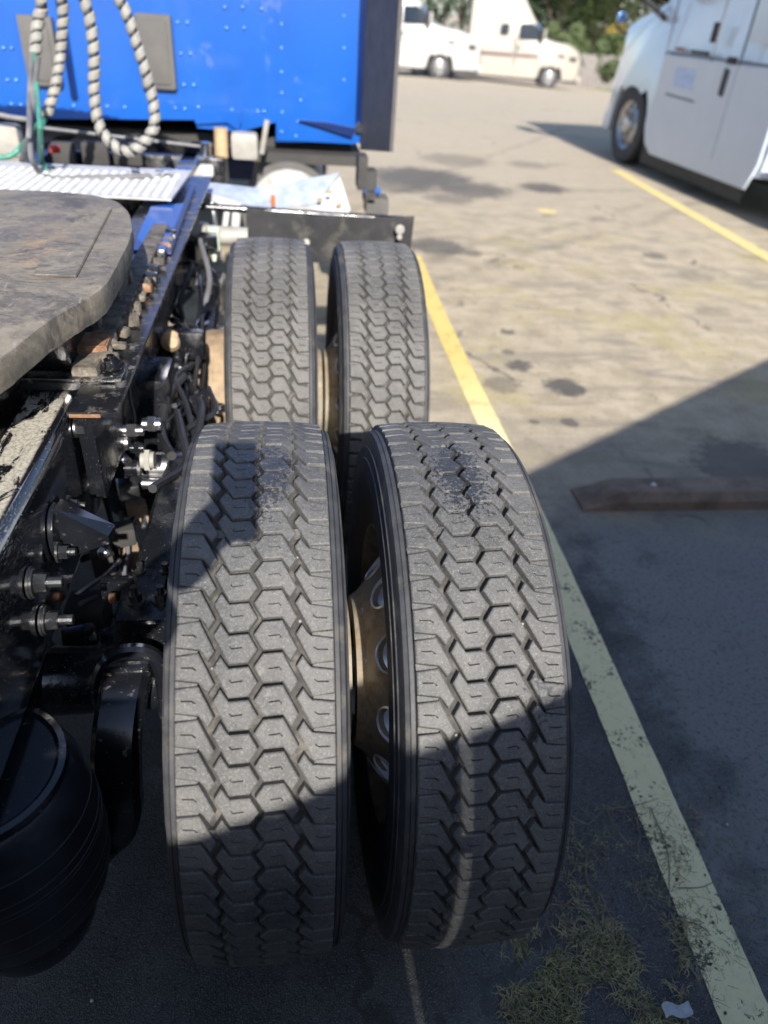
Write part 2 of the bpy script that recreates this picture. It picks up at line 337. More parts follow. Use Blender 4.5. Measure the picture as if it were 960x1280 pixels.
def tag(o, label=None, cat=None, group=None, kind=None):
    for k, v in (('label', label), ('category', cat), ('group', group), ('kind', kind)):
        if v: o[k] = v
    return o
def rotz(a): return Matrix.Rotation(a, 3, 'Z')
# ------------------------------------------------------------------ setting: ground, lines
def gz(x, y):               # the lot falls away towards the far end
    d = max(0, y-12.5); return max(-1.76, -.0367*d*(1-math.exp(-d/3))-.036*min(13, max(0, x-7))*min(1, d/28))
g = bmesh.new(); xs = [-600, -200, -80, -30, -10, -4, 0, 4, 7, 10, 13, 16, 20, 30, 60, 150, 600]; ys = [-600, -200, -60, -20, -5, 0, 3, 6, 9, 12, 12.5, 14, 16, 18, 21, 25, 30, 36, 42, 50, 59, 61, 80, 150, 300, 900]
vv = [[g.verts.new((x, y, gz(x, y))) for x in xs] for y in ys]
for i in range(len(ys)-1):
    for j in range(len(xs)-1): g.faces.new((vv[i][j], vv[i][j+1], vv[i+1][j+1], vv[i+1][j]))
me = bpy.data.meshes.new('ground'); g.to_mesh(me); g.free(); o = bpy.data.objects.new('ground', me); COL.objects.link(o); me.materials.append(MT['ground']); o['kind'] = 'structure'
def strip(name, pts, w, mat, z=.004):
    G_ = G(); q = []
    for (x0, y0), (x1, y1) in zip(pts, pts[1:]):
        m_ = max(1, int((y1-y0)/.02)); q += [(x0+(x1-x0)*k/m_, y0+(y1-y0)*k/m_) for k in range(m_)]
    pts = q+[pts[-1]]; n = len(pts); wv = lambda x, y: .0022*noise.noise(Vector((x*3, y*45, 7)))+.003*noise.noise(Vector((x*3, y*9, 3)))
    R_ = [(x+wv(0, y), x+w+wv(5, y), y) for x, y in pts]
    for i in range(n-1):
        (x0, y0), (x1, y1) = pts[i], pts[i+1]
        G_.quad((R_[i][0], y0, z), (R_[i][1], y0, z), (R_[i+1][1], y1, z), (R_[i+1][0], y1, z))
    bmesh.ops.remove_doubles(G_.b, verts=G_.b.verts[:], dist=1e-5); o = G_.obj(name, mat); o['kind'] = 'structure'; return o
strip('yellow_parking_line', [(.963-.018*.9+.0181*y+.012*math.sin(y*1.3), y) for y in [-3+.5*i for i in range(17)]], .118, 'line')
strip('yellow_parking_line', [(.963+.0181*y+.012*math.sin(y*1.3), y) for y in [5.0+.5*i for i in range(1)]+[5.6, 6.2]], .118, 'line_y') if False else None
a, b = P(765, 214, z=0), P(960, 328, z=0)
dd = (b-a)/(b-a).length; e0, e1 = a-dd*.1, b+dd*7
strip('yellow_parking_line', [(e0.x, e0.y), (e1.x, e1.y)], .17, 'line_y')
# painted dot
c = P(684, 264, z=.004); G_ = G(); vs = [G_.b.verts.new((c.x+.105*math.cos(t)*(1+.12*math.sin(3*t)), c.y+.10*math.sin(t)*(1+.1*math.cos(2*t)), .004)) for t in [i*math.pi/12 for i in range(24)]]; G_.b.faces.new(vs)
o = G_.obj('yellow_paint_spot', 'line_y'); o['kind'] = 'structure'
# ------------------------------------------------------------------ the truck
truck = root('semi_truck', (-.74, 1.0, 0), 0, 'blue semi truck tractor seen from behind, with black frame and four rear tyres', 'truck')
INV = Vector((.74, -1.0, 0))
def part(g, name, mat, parent=None, **kw):    # world-space mesh to a child of the truck (or of one of its parts)
    o = g.obj(name, mat, None, **kw); o.parent = parent or truck
    off = INV if parent is None else Vector((0, 0, 0))
    o.data.transform(Matrix.Translation(off if parent is None else -parent_world(parent))); return o
def parent_world(p):
    v = Vector((0, 0, 0))
    while p: v += p.location; p = p.parent
    return v
# ---- tyres
R = .525; NP = 72; PH = 2*math.pi*R/NP
ROW1 = [(-.111, 0), (-.0795, -.0034), (-.0575, .0400), (-.0662, .0535), (-.0742, .0418), (-.0785, .0372), (-.111, .0326)]
ROW2 = [(-.0375, .0195), (-.0101, .0180), (.0024, .0402), (-.0103, .0582), (-.0378, .0596), (-.0590, .0185), (-.0490, .0022)]
SP1 = [(-.103, .0162), (-.087, .0167), (-.0820, .0207)]
SP2 = [(-.0361, .0345), (-.0335, .0386), (-.0180, .0372)]
def refl(p, S0): return [(-x, S0-s) for x, s in p]
ROWS = [(ROW1, SP1), (ROW2, SP2), (refl(ROW2, .0590), refl(SP2, .0590)), (refl(ROW1, .0135), refl(SP1, .0135))]
def offset(poly, d):
    n = len(poly); ar = sum(poly[i][0]*poly[(i+1) % n][1]-poly[(i+1) % n][0]*poly[i][1] for i in range(n)); sg = 1 if ar > 0 else -1; out = []
    for i in range(n):
        p0, p1, p2 = Vector(poly[i-1]), Vector(poly[i]), Vector(poly[(i+1) % n])
        n1 = Vector(((p1-p0).y, -(p1-p0).x)).normalized()*sg; n2 = Vector(((p2-p1).y, -(p2-p1).x)).normalized()*sg
        m = (n1+n2); k = d/max(.35, m.dot(n1)); q = p1+m*k; out.append((q.x, q.y))
    return out
def slot(pl, w):
    L_, R_ = [], []
    for i, p in enumerate(pl):
        p = Vector(p); a = Vector(pl[max(0, i-1)]); b = Vector(pl[min(len(pl)-1, i+1)]); d = (b-a).normalized(); nn = Vector((-d.y, d.x))*w/2
        L_.append(p+nn); R_.append(p-nn)
    return [(q.x, q.y) for q in L_+R_[::-1]]
def crown(x): return R-.0065*(x/.111)**2
def wrap(x, s, dr): r = crown(x)+dr; th = s/R; return Vector((x, -r*math.sin(th), r*math.cos(th)))
DEPTH = .0160
def block_mesh(bm, poly, sipe, s_off=0., jit=0., fancy=True):      # top, bevel, walls, sipe
    top = offset(poly, -.0018); bot = offset(poly, .0014); n = len(poly)
    def mk(pl, dr): return [bm.verts.new(wrap(x, s+s_off, dr)) for x, s in pl]
    T, E_, B = mk(top, jit), mk(poly, jit-.0014), mk(bot, -DEPTH)
    for A, C in ((T, E_), (E_, B)):
        for i in range(n): bm.faces.new((A[i], C[i], C[(i+1) % n], A[(i+1) % n]))
    if fancy and sipe:
        sl = slot(sipe, .0019); S1 = mk(sl, jit); S2 = mk(sl, -.007); k = len(sl)
        te = [bm.edges.get((T[i], T[(i+1) % n])) for i in range(n)]; se = [bm.edges.new((S1[i], S1[(i+1) % k])) for i in range(k)]
        bmesh.ops.triangle_fill(bm, use_beauty=True, use_dissolve=False, edges=te+se)
        for i in range(k): bm.faces.new((S1[i], S2[i], S2[(i+1) % k], S1[(i+1) % k]))
        bm.faces.new(S2)
    else: bm.faces.new(T)
LEDGE = [(-.1112, .0342), (-.0800, .0388), (-.0815, .0418), (-.1112, .0440)]
def ledge(bm, poly):
    A = [bm.verts.new(wrap(x, s, -.0045)) for x, s in poly]; B = [bm.verts.new(wrap(x, s, -DEPTH)) for x, s in poly]
    bm.faces.new(A)
    for i in range(4): bm.faces.new((A[i], B[i], B[(i+1) % 4], A[(i+1) % 4]))
BLK = {}
for mname in ('tread', 'tread_far'):
    for ri, (pl, si) in enumerate(ROWS):
        bm = bmesh.new(); block_mesh(bm, pl, si)
        if ri in (0, 3): ledge(bm, LEDGE if ri == 0 else refl(LEDGE, .0135))
        bmesh.ops.recalc_face_normals(bm, faces=bm.faces[:]); me = bpy.data.meshes.new('tread_block'); bm.to_mesh(me); bm.free(); me.materials.append(MT[mname]); BLK[mname, ri] = me
def lathe_mesh(prof, n, name, mats, parent, loc, ang=30):
    g = G(); g.lathe((0, 0, 0), (1, 0, 0), prof, n); return g.obj(name, mats, parent, loc, ang=ang)
def tyre_profile():
    gr = R-DEPTH; p = [(-.085, .292), (-.100, .295), (-.118, .312), (-.132, .36), (-.139, .405), (-.1395, .425), (-.137, .445)]
    p += [(-.1375, .450), (-.1355, .4515), (-.134, .470), (-.1345, .4735), (-.1325, .475), (-.130, .492), (-.1275, .503), (-.1215, .5065), (-.1205, .5045), (-.1195, .5068), (-.1135, .508), (-.1115, crown(.111)-DEPTH+.001)]
    q = [(-.10+.02*i, crown(-.10+.02*i)-DEPTH) for i in range(11)]
    return p+q+[(-x, r) for x, r in p[::-1]]
def add_tyre(xc, yc, s0, far, lo, hi):
    ty = lathe_mesh(tyre_profile(), 144, 'tyre', 'side', truck, Vector((xc, yc, R))+INV)
    fl = G()     # groove floor shell a touch above the carcass so it carries caked dust
    fl.lathe((0, 0, 0), (1, 0, 0), [(-.1105+.0221*i, crown(-.1105+.0221*i)-DEPTH+.0006) for i in range(11)], 144); fl.obj('groove_floor', 'groove', ty)
    mn = 'tread_far' if far else 'tread'; rest = bmesh.new()
    for k in range(NP):
        s = s0+PH*k; s = (s+math.pi*R) % (2*math.pi*R)-math.pi*R
        for r_ in range(4):
            if lo <= s+.02 <= hi:
                o = bpy.data.objects.new('tread_block', BLK[mn, r_]); COL.objects.link(o); o.parent = ty; o.rotation_euler = (s/R+random.uniform(-.0006, .0006), 0, 0); w_ = random.choice((1, 1, 1, .9985, .9975)); o.scale = (1, w_, w_)
            else: block_mesh(rest, ROWS[r_][0], None, s, 0, False)
    bmesh.ops.recalc_face_normals(rest, faces=rest.faces[:]); me = bpy.data.meshes.new('hidden_tread'); rest.to_mesh(me); rest.free(); me.materials.append(MT[mn])
    o = bpy.data.objects.new('tread_rubber', me); COL.objects.link(o); o.parent = ty; o['kind'] = 'stuff'
    # wear bars across the grooves
    for sw in (.62, -.2, .17) if not far else (.3,):
        for x in (-.057, .0, .057): 
            wb = G(); wb.box(wrap(x, sw+(.022 if x == 0 else 0), -DEPTH+.004), (.018, .014, .010), Matrix.Rotation(sw/R, 3, 'X')); wb.obj('wear_bar', mn, ty)
    return ty
SX = .3414; AX = 1.3212
tyres = [add_tyre(0, 0, .4535, False, -.24, .86), add_tyre(SX, 0, .4431, False, -.24, .86), add_tyre(0, AX, .4023, True, -.1, .52), add_tyre(SX, AX, .4559, True, -.1, .52)]
tyres[0]['label'] = 'inner tyre of the rearmost pair'; tyres[1]['label'] = 'outer tyre of the rearmost pair with an oily patch on top'
tyres[2]['label'] = 'inner tyre of the forward pair'; tyres[3]['label'] = 'outer tyre of the forward pair'
rn = random.Random(77); g = G()
for i in range(22):
    tx_ = rn.choice((0, SX)); x = rn.choice((-.057, 0., .057, .056))+rn.uniform(-.008, .008); s_ = rn.uniform(-.1, .62); p = wrap(x, s_, -DEPTH+.003); r_ = rn.uniform(.0012, .0032)
    m = bmesh.ops.create_icosphere(g.b, subdivisions=1, radius=r_); bmesh.ops.translate(g.b, vec=p+Vector((tx_, 0, R)), verts=m['verts'])
tag(part(g, 'trapped_grit', 'canister'), kind='stuff')
# left-hand duals of both axles (out of view on the far side): carcass with joined tread
for yc in (0, AX):
    for xc in (-1.48, -1.48-SX):
        ty = lathe_mesh(tyre_profile(), 72, 'tyre', 'side', truck, Vector((xc, yc, R))+INV); rest = bmesh.new()
        for k in range(NP):
            for r_ in range(4): block_mesh(rest, ROWS[r_][0], None, PH*k, 0, False)
        bmesh.ops.recalc_face_normals(rest, faces=rest.faces[:]); me = bpy.data.meshes.new('tread'); rest.to_mesh(me); rest.free(); me.materials.append(MT['tread_far'])
        o = bpy.data.objects.new('tread_rubber', me); COL.objects.link(o); o.parent = ty; o['kind'] = 'stuff'
# ---- rims, discs with hand holes, hubs
def disc_with_holes(xa, ra, xb, rb, nh, hr, ph=0.):
    # conical disc between radius rb (at xb) and ra (at xa) with nh round hand holes
    bm = G(); seg = 120; rings = 9; per = seg//nh
    def pt(u, th):
        x = xa+(xb-xa)*u; r = ra+(rb-ra)*u; return (x, r*math.sin(th), r*math.cos(th)), r
    L_ = math.hypot(xb-xa, rb-ra); grid = {}
    for h in range(nh):
        th0 = ph+2*math.pi*h/nh; half = math.pi/nh; rm = (ra+rb)/2
        # ring of verts around the hole and around the cell border
        N = 20; inn, out, deep = [], [], []
        for i in range(N):
            a = 2*math.pi*(i+.5)/N; ca, sa = math.cos(a), math.sin(a)
            inn.append((.5+hr*sa/L_, th0+hr*ca/rm))
            k = 1/max(abs(ca), abs(sa)); out.append((.5+.5*sa*k, th0+half*ca*k))
        vi = [bm.b.verts.new(pt(u, t)[0]) for u, t in inn]; vo = [bm.b.verts.new(pt(u, t)[0]) for u, t in out]
        vd = [bm.b.verts.new(Vector(pt(u, t)[0])-Vector((.012*(1 if xa > xb else -1), 0, 0))) for u, t in inn]
        for i in range(N):
            j = (i+1) % N; bm.b.faces.new((vi[i], vi[j], vo[j], vo[i])); bm.b.faces.new((vi[i], vi[j], vd[j], vd[i]))
    return bm
def solo(meshname, g, mat, locs, parent, name):
    o = g.obj(name, mat, parent); 
    o.location = locs[0]
    for l in locs[1:]:
        c_ = o.copy(); COL.objects.link(c_); c_.parent = parent; c_.location = l
def add_wheel(xc, yc, inner, mat, alum=False):
    loc = Vector((xc, yc, R))+INV; sg = 1 if inner else -1       # disc bulges towards the dual gap
    prof = [(-.108, .313), (-.112, .318), (-.117, .316), (-.117, .306), (-.105, .296), (-.085, .288), (-.05, .283), (-.03, .262), (.03, .262), (.05, .283), (.085, .288), (.105, .296), (.117, .306), (.117, .316), (.112, .318), (.108, .313)]
    rim = lathe_mesh(prof, 96, 'rim', mat, truck, loc, 40)
    xd = sg*.168
    d = disc_with_holes(sg*.148, .168, sg*.07, .268, 10, .036, .2 if inner else 0.); d.lathe((0, 0, 0), (1, 0, 0), [(sg*.148, .168), (sg*.166, .155), (sg*.166, .11)], 96)
    d.lathe((0, 0, 0), (1, 0, 0), [(sg*.07, .268), (sg*.03, .2625)], 96)
    o = d.obj('wheel_disc', mat, rim); 
    if not inner:
        n = G(); n.nut((0, 0, 0), (1, 0, 0), .018, .02, .015); solo('n', n, 'steel', [(-.150, .1425*math.sin(2*math.pi*i/10), .1425*math.cos(2*math.pi*i/10)) for i in range(10)], rim, 'lug_nut')
        n = G(); n.lathe((-.15, 0, 0), (1, 0, 0), [(0, .11), (.12, .105), (.16, .09), (.165, 0)], 32); n.obj('hub', 'steel', rim)
        # bright machined edge of each hand hole
        for i in range(10):
            a = .5*0+2*math.pi*i/10; nv = Vector((-.788, .616*math.sin(a), .616*math.cos(a))); c_ = Vector((-.109, .218*math.sin(a), .218*math.cos(a)))
            h_ = G(); h_.lathe(c_, nv, [(-.055, .034), (.0015, .0345), (.003, .036), (0., .0385), (-.003, .0385)], 28); h_.obj('hand_hole', 'brightal', rim)
    # liner seen through the holes
    return rim
for yc in (0, AX):
    add_wheel(0, yc, True, 'tanrim'); add_wheel(SX, yc, False, 'tanrim')
    dr = G(); xd_ = -.24 if yc else -.12; dr.lathe((xd_, yc, R), (1, 0, 0), [(0, .12), (0, .215), (.03, .22), (-xd_, .215), (-xd_+.01, .12)], 48); part(dr, 'brake_drum', 'drum' if yc else 'black')
    ax = G(); ax.lathe((-1.25, yc, R), (1, 0, 0), [(0, .065), (.2, .07), (.28, .16), (.42, .2), (.6, .2), (.74, .16), (.82, .07), (1.05, .065)], 24); part(ax, 'axle_housing', 'black')
# ---- frame rails
def rail(xo, sgn, y0, y1, zt=1.03, h=.28, w=.09, t=.009, rr=.014):
    sec = []
    for k in range(7): a = math.pi/2*k/6; sec.append((-rr+rr*math.sin(a), -rr+rr*math.cos(a)))       # rounded outer top corner
    sec = [(-w, 0)]+sec
    sec += [(0, -h+rr)]+[(-rr+rr*math.cos(a), -h+rr-rr*math.sin(a)) for a in [math.pi/2*k/6 for k in range(1, 7)]]+[(-w, -h), (-w, -h+t), (-t, -h+t), (-t, -t), (-w, -t)]
    g = G(); g.prism([(xo+x*sgn, y0, zt+z) for x, z in sec], (0, y1-y0, 0)); return g
rl = part(rail(-.355, 1, -.95, 3.3, rr=.026), 'frame_rail', 'rail', ang=25)
part(rail(-1.125, -1, -.95, 3.3), 'frame_rail', 'rail', ang=25)
for y in (-.75, -.1, .62, 1.35, 2.2): g = G(); g.box((-.74, y, .89), (.74, .1, .2), bev=.01); part(g, 'crossmember', 'black')
# bolts on web
for (px, py) in ((45, 728), (60, 775)):
    c = P(px, py, x=-.345); c.x = -.353; g = G(); g.cyl(c, c+Vector((.004, 0, 0)), .026, n=24); g.nut(c+Vector((.004, 0, 0)), (1, 0, 0), .0165, .018, .022); part(g, 'frame_bolt', 'boltblack')
c = P(110, 535, x=-.33); g = G(); g.nut(Vector((-.353, c.y, c.z)), (1, 0, 0), .013, .014, .014); part(g, 'frame_bolt', 'zinc')
for yy, zz in ((.42, .93), (.42, .85), (.52, .93), (.52, .85), (.9, .9), (1.1, .9)):
    g = G(); g.nut((-.353, yy, zz), (1, 0, 0), .013, .014, .012); part(g, 'frame_bolt', 'zinc')
# gusset bracket on the web: rounded flange plate plus triangular nose
bc = P(70, 665, x=-.353); by, bz = bc.y, bc.z
g = G(); g.prism([(-.353, by+.045*math.cos(a)*(1), bz+.055*math.sin(a)) for a in [2*math.pi*i/20 for i in range(20)]], (.008, 0, 0), .0015); part(g, 'bracket_flange', 'gloss')
tip = P(137, 668, x=-.26)
ga = [(-.345, by-.006, bz+.052), (-.345, by+.035, bz+.046), (-.345, by+.03, bz-.045), (-.345, by-.012, bz-.05)]
gb = [tip+Vector((0, -.010, .004)), tip+Vector((.006, .022, .004)), tip+Vector((.004, .018, -.012)), tip+Vector((0, -.008, -.014))]
g = G(); g.loft([ga, gb]); part(g, 'bracket_gusset', 'gloss', ang=20)
for p_ in ((72, 690), (85, 632)):
    c = P(*p_, x=-.345); g = G(); g.nut(c, (1, 0, 0), .013, .014, .012); part(g, 'bracket_bolt', 'boltblack')
# outboard angle under the fifth wheel
XE = -.262
g = G(); g.prism([(-.350, .165, 1.038), (XE, .165, 1.038), (XE, .165, 1.048), (-.350, .165, 1.048)], (0, 2.15, 0), .001); part(g, 'mounting_plate', 'dusty')
g = G(); g.prism([(-.465, .285, 1.034), (-.351, .285, 1.034), (-.351, .285, 1.050), (-.465, .285, 1.050)], (0, 2.0, 0), .001); part(g, 'slide_bed', 'dusty')
g = G(); g.prism([(XE-.012, .165, .95), (XE, .165, .95), (XE, .165, 1.0365), (XE-.012, .165, 1.0365)], (0, 2.2, 0)); 
g = G(); g.box((-.333, 1.2, .93), (.03, 2.0, .19), bev=.004); part(g, 'mounting_angle', 'black')
g = G(); g.box((-.375, .325, 1.0535), (.20, .075, .006), bev=.001); part(g, 'slide_stop_plate', 'dusty')
g = G(); g.box((-.318, .1635, 1.042), (.055, .003, .007), bev=.001); part(g, 'plate_edge', 'rust')
# slider rack with teeth, grease and debris
g = G(); g.box((-.345, .85, 1.062), (.05, 1.1, .028), bev=.005); part(g, 'slide_rail', 'grease')
for i in range(14):
    y = .36+i*.075; g = G(); g.box((-.305+random.uniform(-.004, .004), y, 1.066), (random.uniform(.022, .038), random.uniform(.018, .034), random.uniform(.014, .03)), Matrix.Rotation(random.uniform(-.25, .25), 3, 'X') @ rotz(random.uniform(-.35, .35)), bev=.006); part(g, 'rack_tooth', 'grease' if i < 6 else random.choice(['black', 'gloss', 'grease', 'rust']))
g = G(); g.prism([P(62, 452, z=1.06), P(135, 449, z=1.06), P(142, 430, z=1.06), P(88, 430, z=1.06)], (0, 0, .028), .003); part(g, 'rusty_crossbar', 'rust')
g = G()
rn = random.Random(3)
for i in range(150):
    t = rn.random()**1.3; p = P(122+t*62+rn.uniform(-12, 12), 442-t*115+rn.uniform(-16, 16), z=1.065); r_ = rn.uniform(.004, .014)
    m = bmesh.ops.create_icosphere(g.b, subdivisions=1, radius=r_); bmesh.ops.transform(g.b, matrix=Matrix.Translation(p) @ Matrix.Diagonal((1, rn.uniform(.7, 1.5), rn.uniform(.6, 1.1), 1)), verts=m['verts'])
tag(part(g, 'caked_grease', 'grease'), kind='stuff')
for (px, py, h) in ((157, 330, .05), (150, 348, .035), (158, 350, .04), (118, 405, .06)):
    p = P(px, py, z=1.08); g = G(); g.box(p+Vector((0, 0, h/2-.01)), (.03, .035, h), bev=.008); part(g, 'lock_lug', 'grease')
p = P(140, 458, z=1.062); g = G(); g.cyl(p, p+Vector((0, 0, .004)), .024, n=20); g.nut(p, (0, 0, 1), .015, .016, .008, False); part(g, 'plate_bolt', 'black')
# fifth wheel plate
FZ = 1.222
fw_px = [(0, 236), (60, 238), (118, 243), (147, 251), (161, 265), (165, 285), (159, 305), (143, 335), (134, 352), (118, 367), (88, 383), (60, 399), (0, 447)]
top = [P(x, y, z=FZ) for x, y in fw_px]
cxl = -.74; left = [Vector((2*cxl-p.x, p.y, p.z)) for p in top[::-1]]
left = [p for p in left if p.x < cxl]; top = [p for p in top if p.x > cxl]
yn, yf = top[-1].y, top[0].y
outl = top+[Vector((-.47, -.20, FZ)), Vector((-.60, -.32, FZ)), Vector((-.88, -.32, FZ)), Vector((-1.01, -.20, FZ))]+left
cen = Vector((cxl, .45, FZ)); g = G()
def scaled(k, dz): return [cen+(p-cen)*k+Vector((0, 0, dz)) for p in outl]
pts_ = []
for i in range(len(outl)):
    a_, b_ = outl[i], outl[(i+1) % len(outl)]; n_ = max(1, int((b_-a_).length/.018))
    pts_ += [a_.lerp(b_, k/n_) for k in range(n_)]
sm = pts_
for _ in range(3): sm = [(sm[i-1]+sm[i]*2+sm[(i+1) % len(sm)])/4 for i in range(len(sm))]
outl = sm
def rough(k, dz, j):
    q = scaled(k, dz); return [p+(p-cen).normalized()*j*(noise.noise(p*70)*.6+noise.noise(p*22)*.4)+Vector((0, 0, j*.5*noise.noise(p*90+Vector((3, 3, 3))))) for p in q]
secs = [rough(.975, -.056, .002), rough(.997, -.053, .003), rough(1.004, -.034, .004), rough(1.004, -.007, .003), rough(1.002, -.002, .002), rough(.990, 0, .0)]
g.loft(secs); part(g, 'fifth_wheel_plate', 'plate', ang=45)
g = G()   # recessed seams on the plate: a raised wear strip each side
g.prism([P(60, 300, z=FZ+.001), P(42, 345, z=FZ+.001), P(96, 347, z=FZ+.001), P(140, 262, z=FZ+.001), P(128, 258, z=FZ+.001)], (0, 0, .004), .0018); part(g, 'wear_plate', 'plate')
g = G(); g.box((-.74, .75, 1.12), (.8, .12, .1), bev=.02); part(g, 'pivot_bracket', 'grease')
g = G(); g.box((-.42, .45, 1.11), (.1, .25, .11), bev=.015); part(g, 'pivot_bracket', 'black')
# blue plate on the rail ahead of the rack, deck plate
g = G(); q = [P(164, 318, z=1.06), P(207, 318, z=1.06), P(231, 258, z=1.06), P(189, 262, z=1.06)]; g.prism(q, (0, 0, .012), .002); part(g, 'rail_blue_plate', 'blue')
g = G(); g.prism([P(207, 318, z=1.052), P(214, 318, z=1.052), P(244, 236, z=1.052), P(238, 236, z=1.052)], (0, 0, .014)); part(g, 'rail_blue_plate_edge', 'bluedark')
DZ = 1.09; g = G(); dk = [P(0, 208, z=DZ), P(240, 213, z=DZ), P(212, 249, z=DZ), P(0, 236, z=DZ)]
d0 = [Vector((-1.14, 2.20, DZ)), dk[1], Vector((dk[2].x+.005, dk[2].y, DZ)), Vector((-1.14, 1.70, DZ))]
g.prism([p-Vector((0, 0, .006)) for p in d0], (0, 0, .006)); dko = part(g, 'deck_plate', 'deck')
g = G()
for i in range(26):
    for j in range(16):
        y = 1.72+j*.034; x = -1.12+i*.034
        fr = (y-d0[2].y)/(d0[1].y-d0[2].y); xe = d0[2].x+(d0[1].x-d0[2].x)*fr
        if x > xe-.012 or y > 2.12: continue
        g.cyl((x, y, DZ-.001), (x, y, DZ+.005), .0115, .008, n=6)
tag(part(g, 'deck_grip_studs', 'deck'), kind='stuff')
# ---- cab
CY = 3.3; CXR = .46; g = G()
low = [P(0, 148, y=CY), P(243, 150, y=CY), P(247, 160, y=CY), P(300, 165, y=CY), P(345, 153, y=CY), P(345, 177, y=CY), P(447, 179, y=CY)]
zb = low[0].z
poly = [Vector((-1.95, CY, zb))]+low+[Vector((CXR, CY, low[-1].z)), Vector((CXR, CY, 3.3)), Vector((CXR-.15, CY+.1, 3.75)), Vector((-1.8, CY+.1, 3.75)), Vector((-1.95, CY, 3.3))]
for p in poly: p.y = CY
g.prism(poly, (0, 2.6, 0)); cabo = part(g, 'cab_body', 'blue')
g = G(); g.prism([(-1.95, 5.95, .6), (-1.95, 5.95, 1.9), (-1.9, 6.2, 1.95), (-1.75, 7.6, 1.6), (-1.72, 7.75, 1.3), (-1.72, 7.75, .5), (-1.9, 7.4, .45)], (2.36, 0, 0), .03); part(g, 'hood', 'blue')
g = G(); g.box((-.74, 5.4, .78), (2.2, .9, .5), bev=.03); part(g, 'step_fairing', 'bluedark')
for xc in (-1.75, .27): lathe_mesh(tyre_profile(), 48, 'steer_tyre', 'side', truck, Vector((xc, 6.9, R))+INV)
for xc, sg in ((-1.75, -1), (.27, 1)): g = G(); g.lathe((xc, 6.9, R), (sg, 0, 0), [(.1, .29), (.02, .25), (.05, .1), (.1, .09), (.11, 0)], 32); part(g, 'steer_rim', 'chrome')
# panel overlaps + seams on the cab back
def cpt(px, py, d=0.): return P(px, py, y=CY-d)
g = G(); a, b = cpt(346, -10), cpt(346, 178); g.prism([(a.x, CY-.006, 3.2), (CXR-.035, CY-.006, 3.2), (CXR-.035, CY-.006, b.z+.012), (b.x, CY-.006, b.z+.012)], (0, .008, 0), .001); part(g, 'back_panel', 'blue')
g = G(); g.box((a.x-.9, CY-.004, 2.3), (.012, .008, 2.1)); 
p0, p1 = cpt(84, 60), cpt(84, 148); g = G(); g.box((p0.x, CY-.012, 2.2), (.03, .024, 2.0), bev=.004); part(g, 'panel_joint', 'bluedark')
g = G(); g.box((CXR-.018, CY-.008, 2.2), (.036, .018, 2.12), bev=.004); part(g, 'corner_trim', 'bluedark')
g = G()
rv = [(222, 28), (234, 28), (226, 67), (238, 67), (230, 106), (242, 106), (92, 132), (134, 133), (156, 134), (219, 135), (231, 136), (248, 134), (290, 137), (322, 139), (330, 139), (281, 9), (303, 9), (327, 11), (283, 35), (305, 35), (352, 116), (353, 140), (352, 165), (4, 60), (14, 60), (9, 100), (20, 100), (14, 130), (26, 131), (372, 152), (400, 156), (370, 170), (352, 90), (352, 60), (352, 30), (376, 125), (430, 60), (430, 100), (430, 20)]
for px, py in rv:
    p = cpt(px, py, .006); g.lathe(p, (0, -1, 0), [(-.002, .0085), (.001, .0085), (.0035, .006), (.005, 0)], 8)
tag(part(g, 'rivet', 'rivet'), kind='stuff')
# grey pads on cab back
for q in (((20, 17), (62, 20), (84, 108), (40, 106)), ((168, 15), (214, 18), (222, 111), (180, 110))):
    pp = [cpt(*c_) for c_ in q]; 
    g = G(); x0, x1 = (pp[0].x+pp[3].x)/2, (pp[1].x+pp[2].x)/2; z1, z0 = pp[0].z, pp[3].z
    g.box(((x0+x1)/2, CY-.02, (z0+z1)/2), (x1-x0, .04, z1-z0), bev=.012); o = part(g, 'access_pad', 'greypad')
    g = G(); g.box(((x0+x1)/2, CY-.042, (z0+z1)/2), (x1-x0-.05, .008, z1-z0-.05), bev=.003); g.obj('pad_face', 'greypad', o, loc=None); bpy.data.objects[-1] if False else None
    ch = o.children[0]; ch.data.transform(Matrix.Translation(-Vector((-.74, 1.0, 0))))
# side extender (black fairing)
g = G(); e0 = Vector((CXR-.006, CY, 1.12)); e1 = P(487, 190, y=2.78)
g.prism([(e0.x, CY-.014, low[-1].z-.03), (e1.x, 2.78, e1.z), (e1.x, 2.78, 3.6), (e0.x, CY-.014, 3.6)], (.018, .004, 0)); part(g, 'side_extender', plain('extender_plastic', (.085, .08, .078), .75, 0, .15, 10, .1, .2, (.14, .13, .12)))
g = G(); p = cpt(448, 160, .01); g.cyl(p, p-Vector((0, .02, 0)), .022, n=16); part(g, 'extender_latch', 'chrome')
g = G(); g.prism([cpt(372, 150, .012), cpt(405, 152, .012), cpt(444, 160, .012), cpt(440, 172, .012), cpt(404, 160, .012)], (0, -.02, 0), .003); part(g, 'lower_bracket', 'bluedark')
g = G(); g.prism([cpt(243, 138, .008), cpt(300, 138, .008), cpt(302, 152, .008), cpt(297, 163, .008), cpt(284, 153, .008), cpt(246, 155, .008)], (0, -.014, 0), .002); part(g, 'hinge_bracket', 'blue')
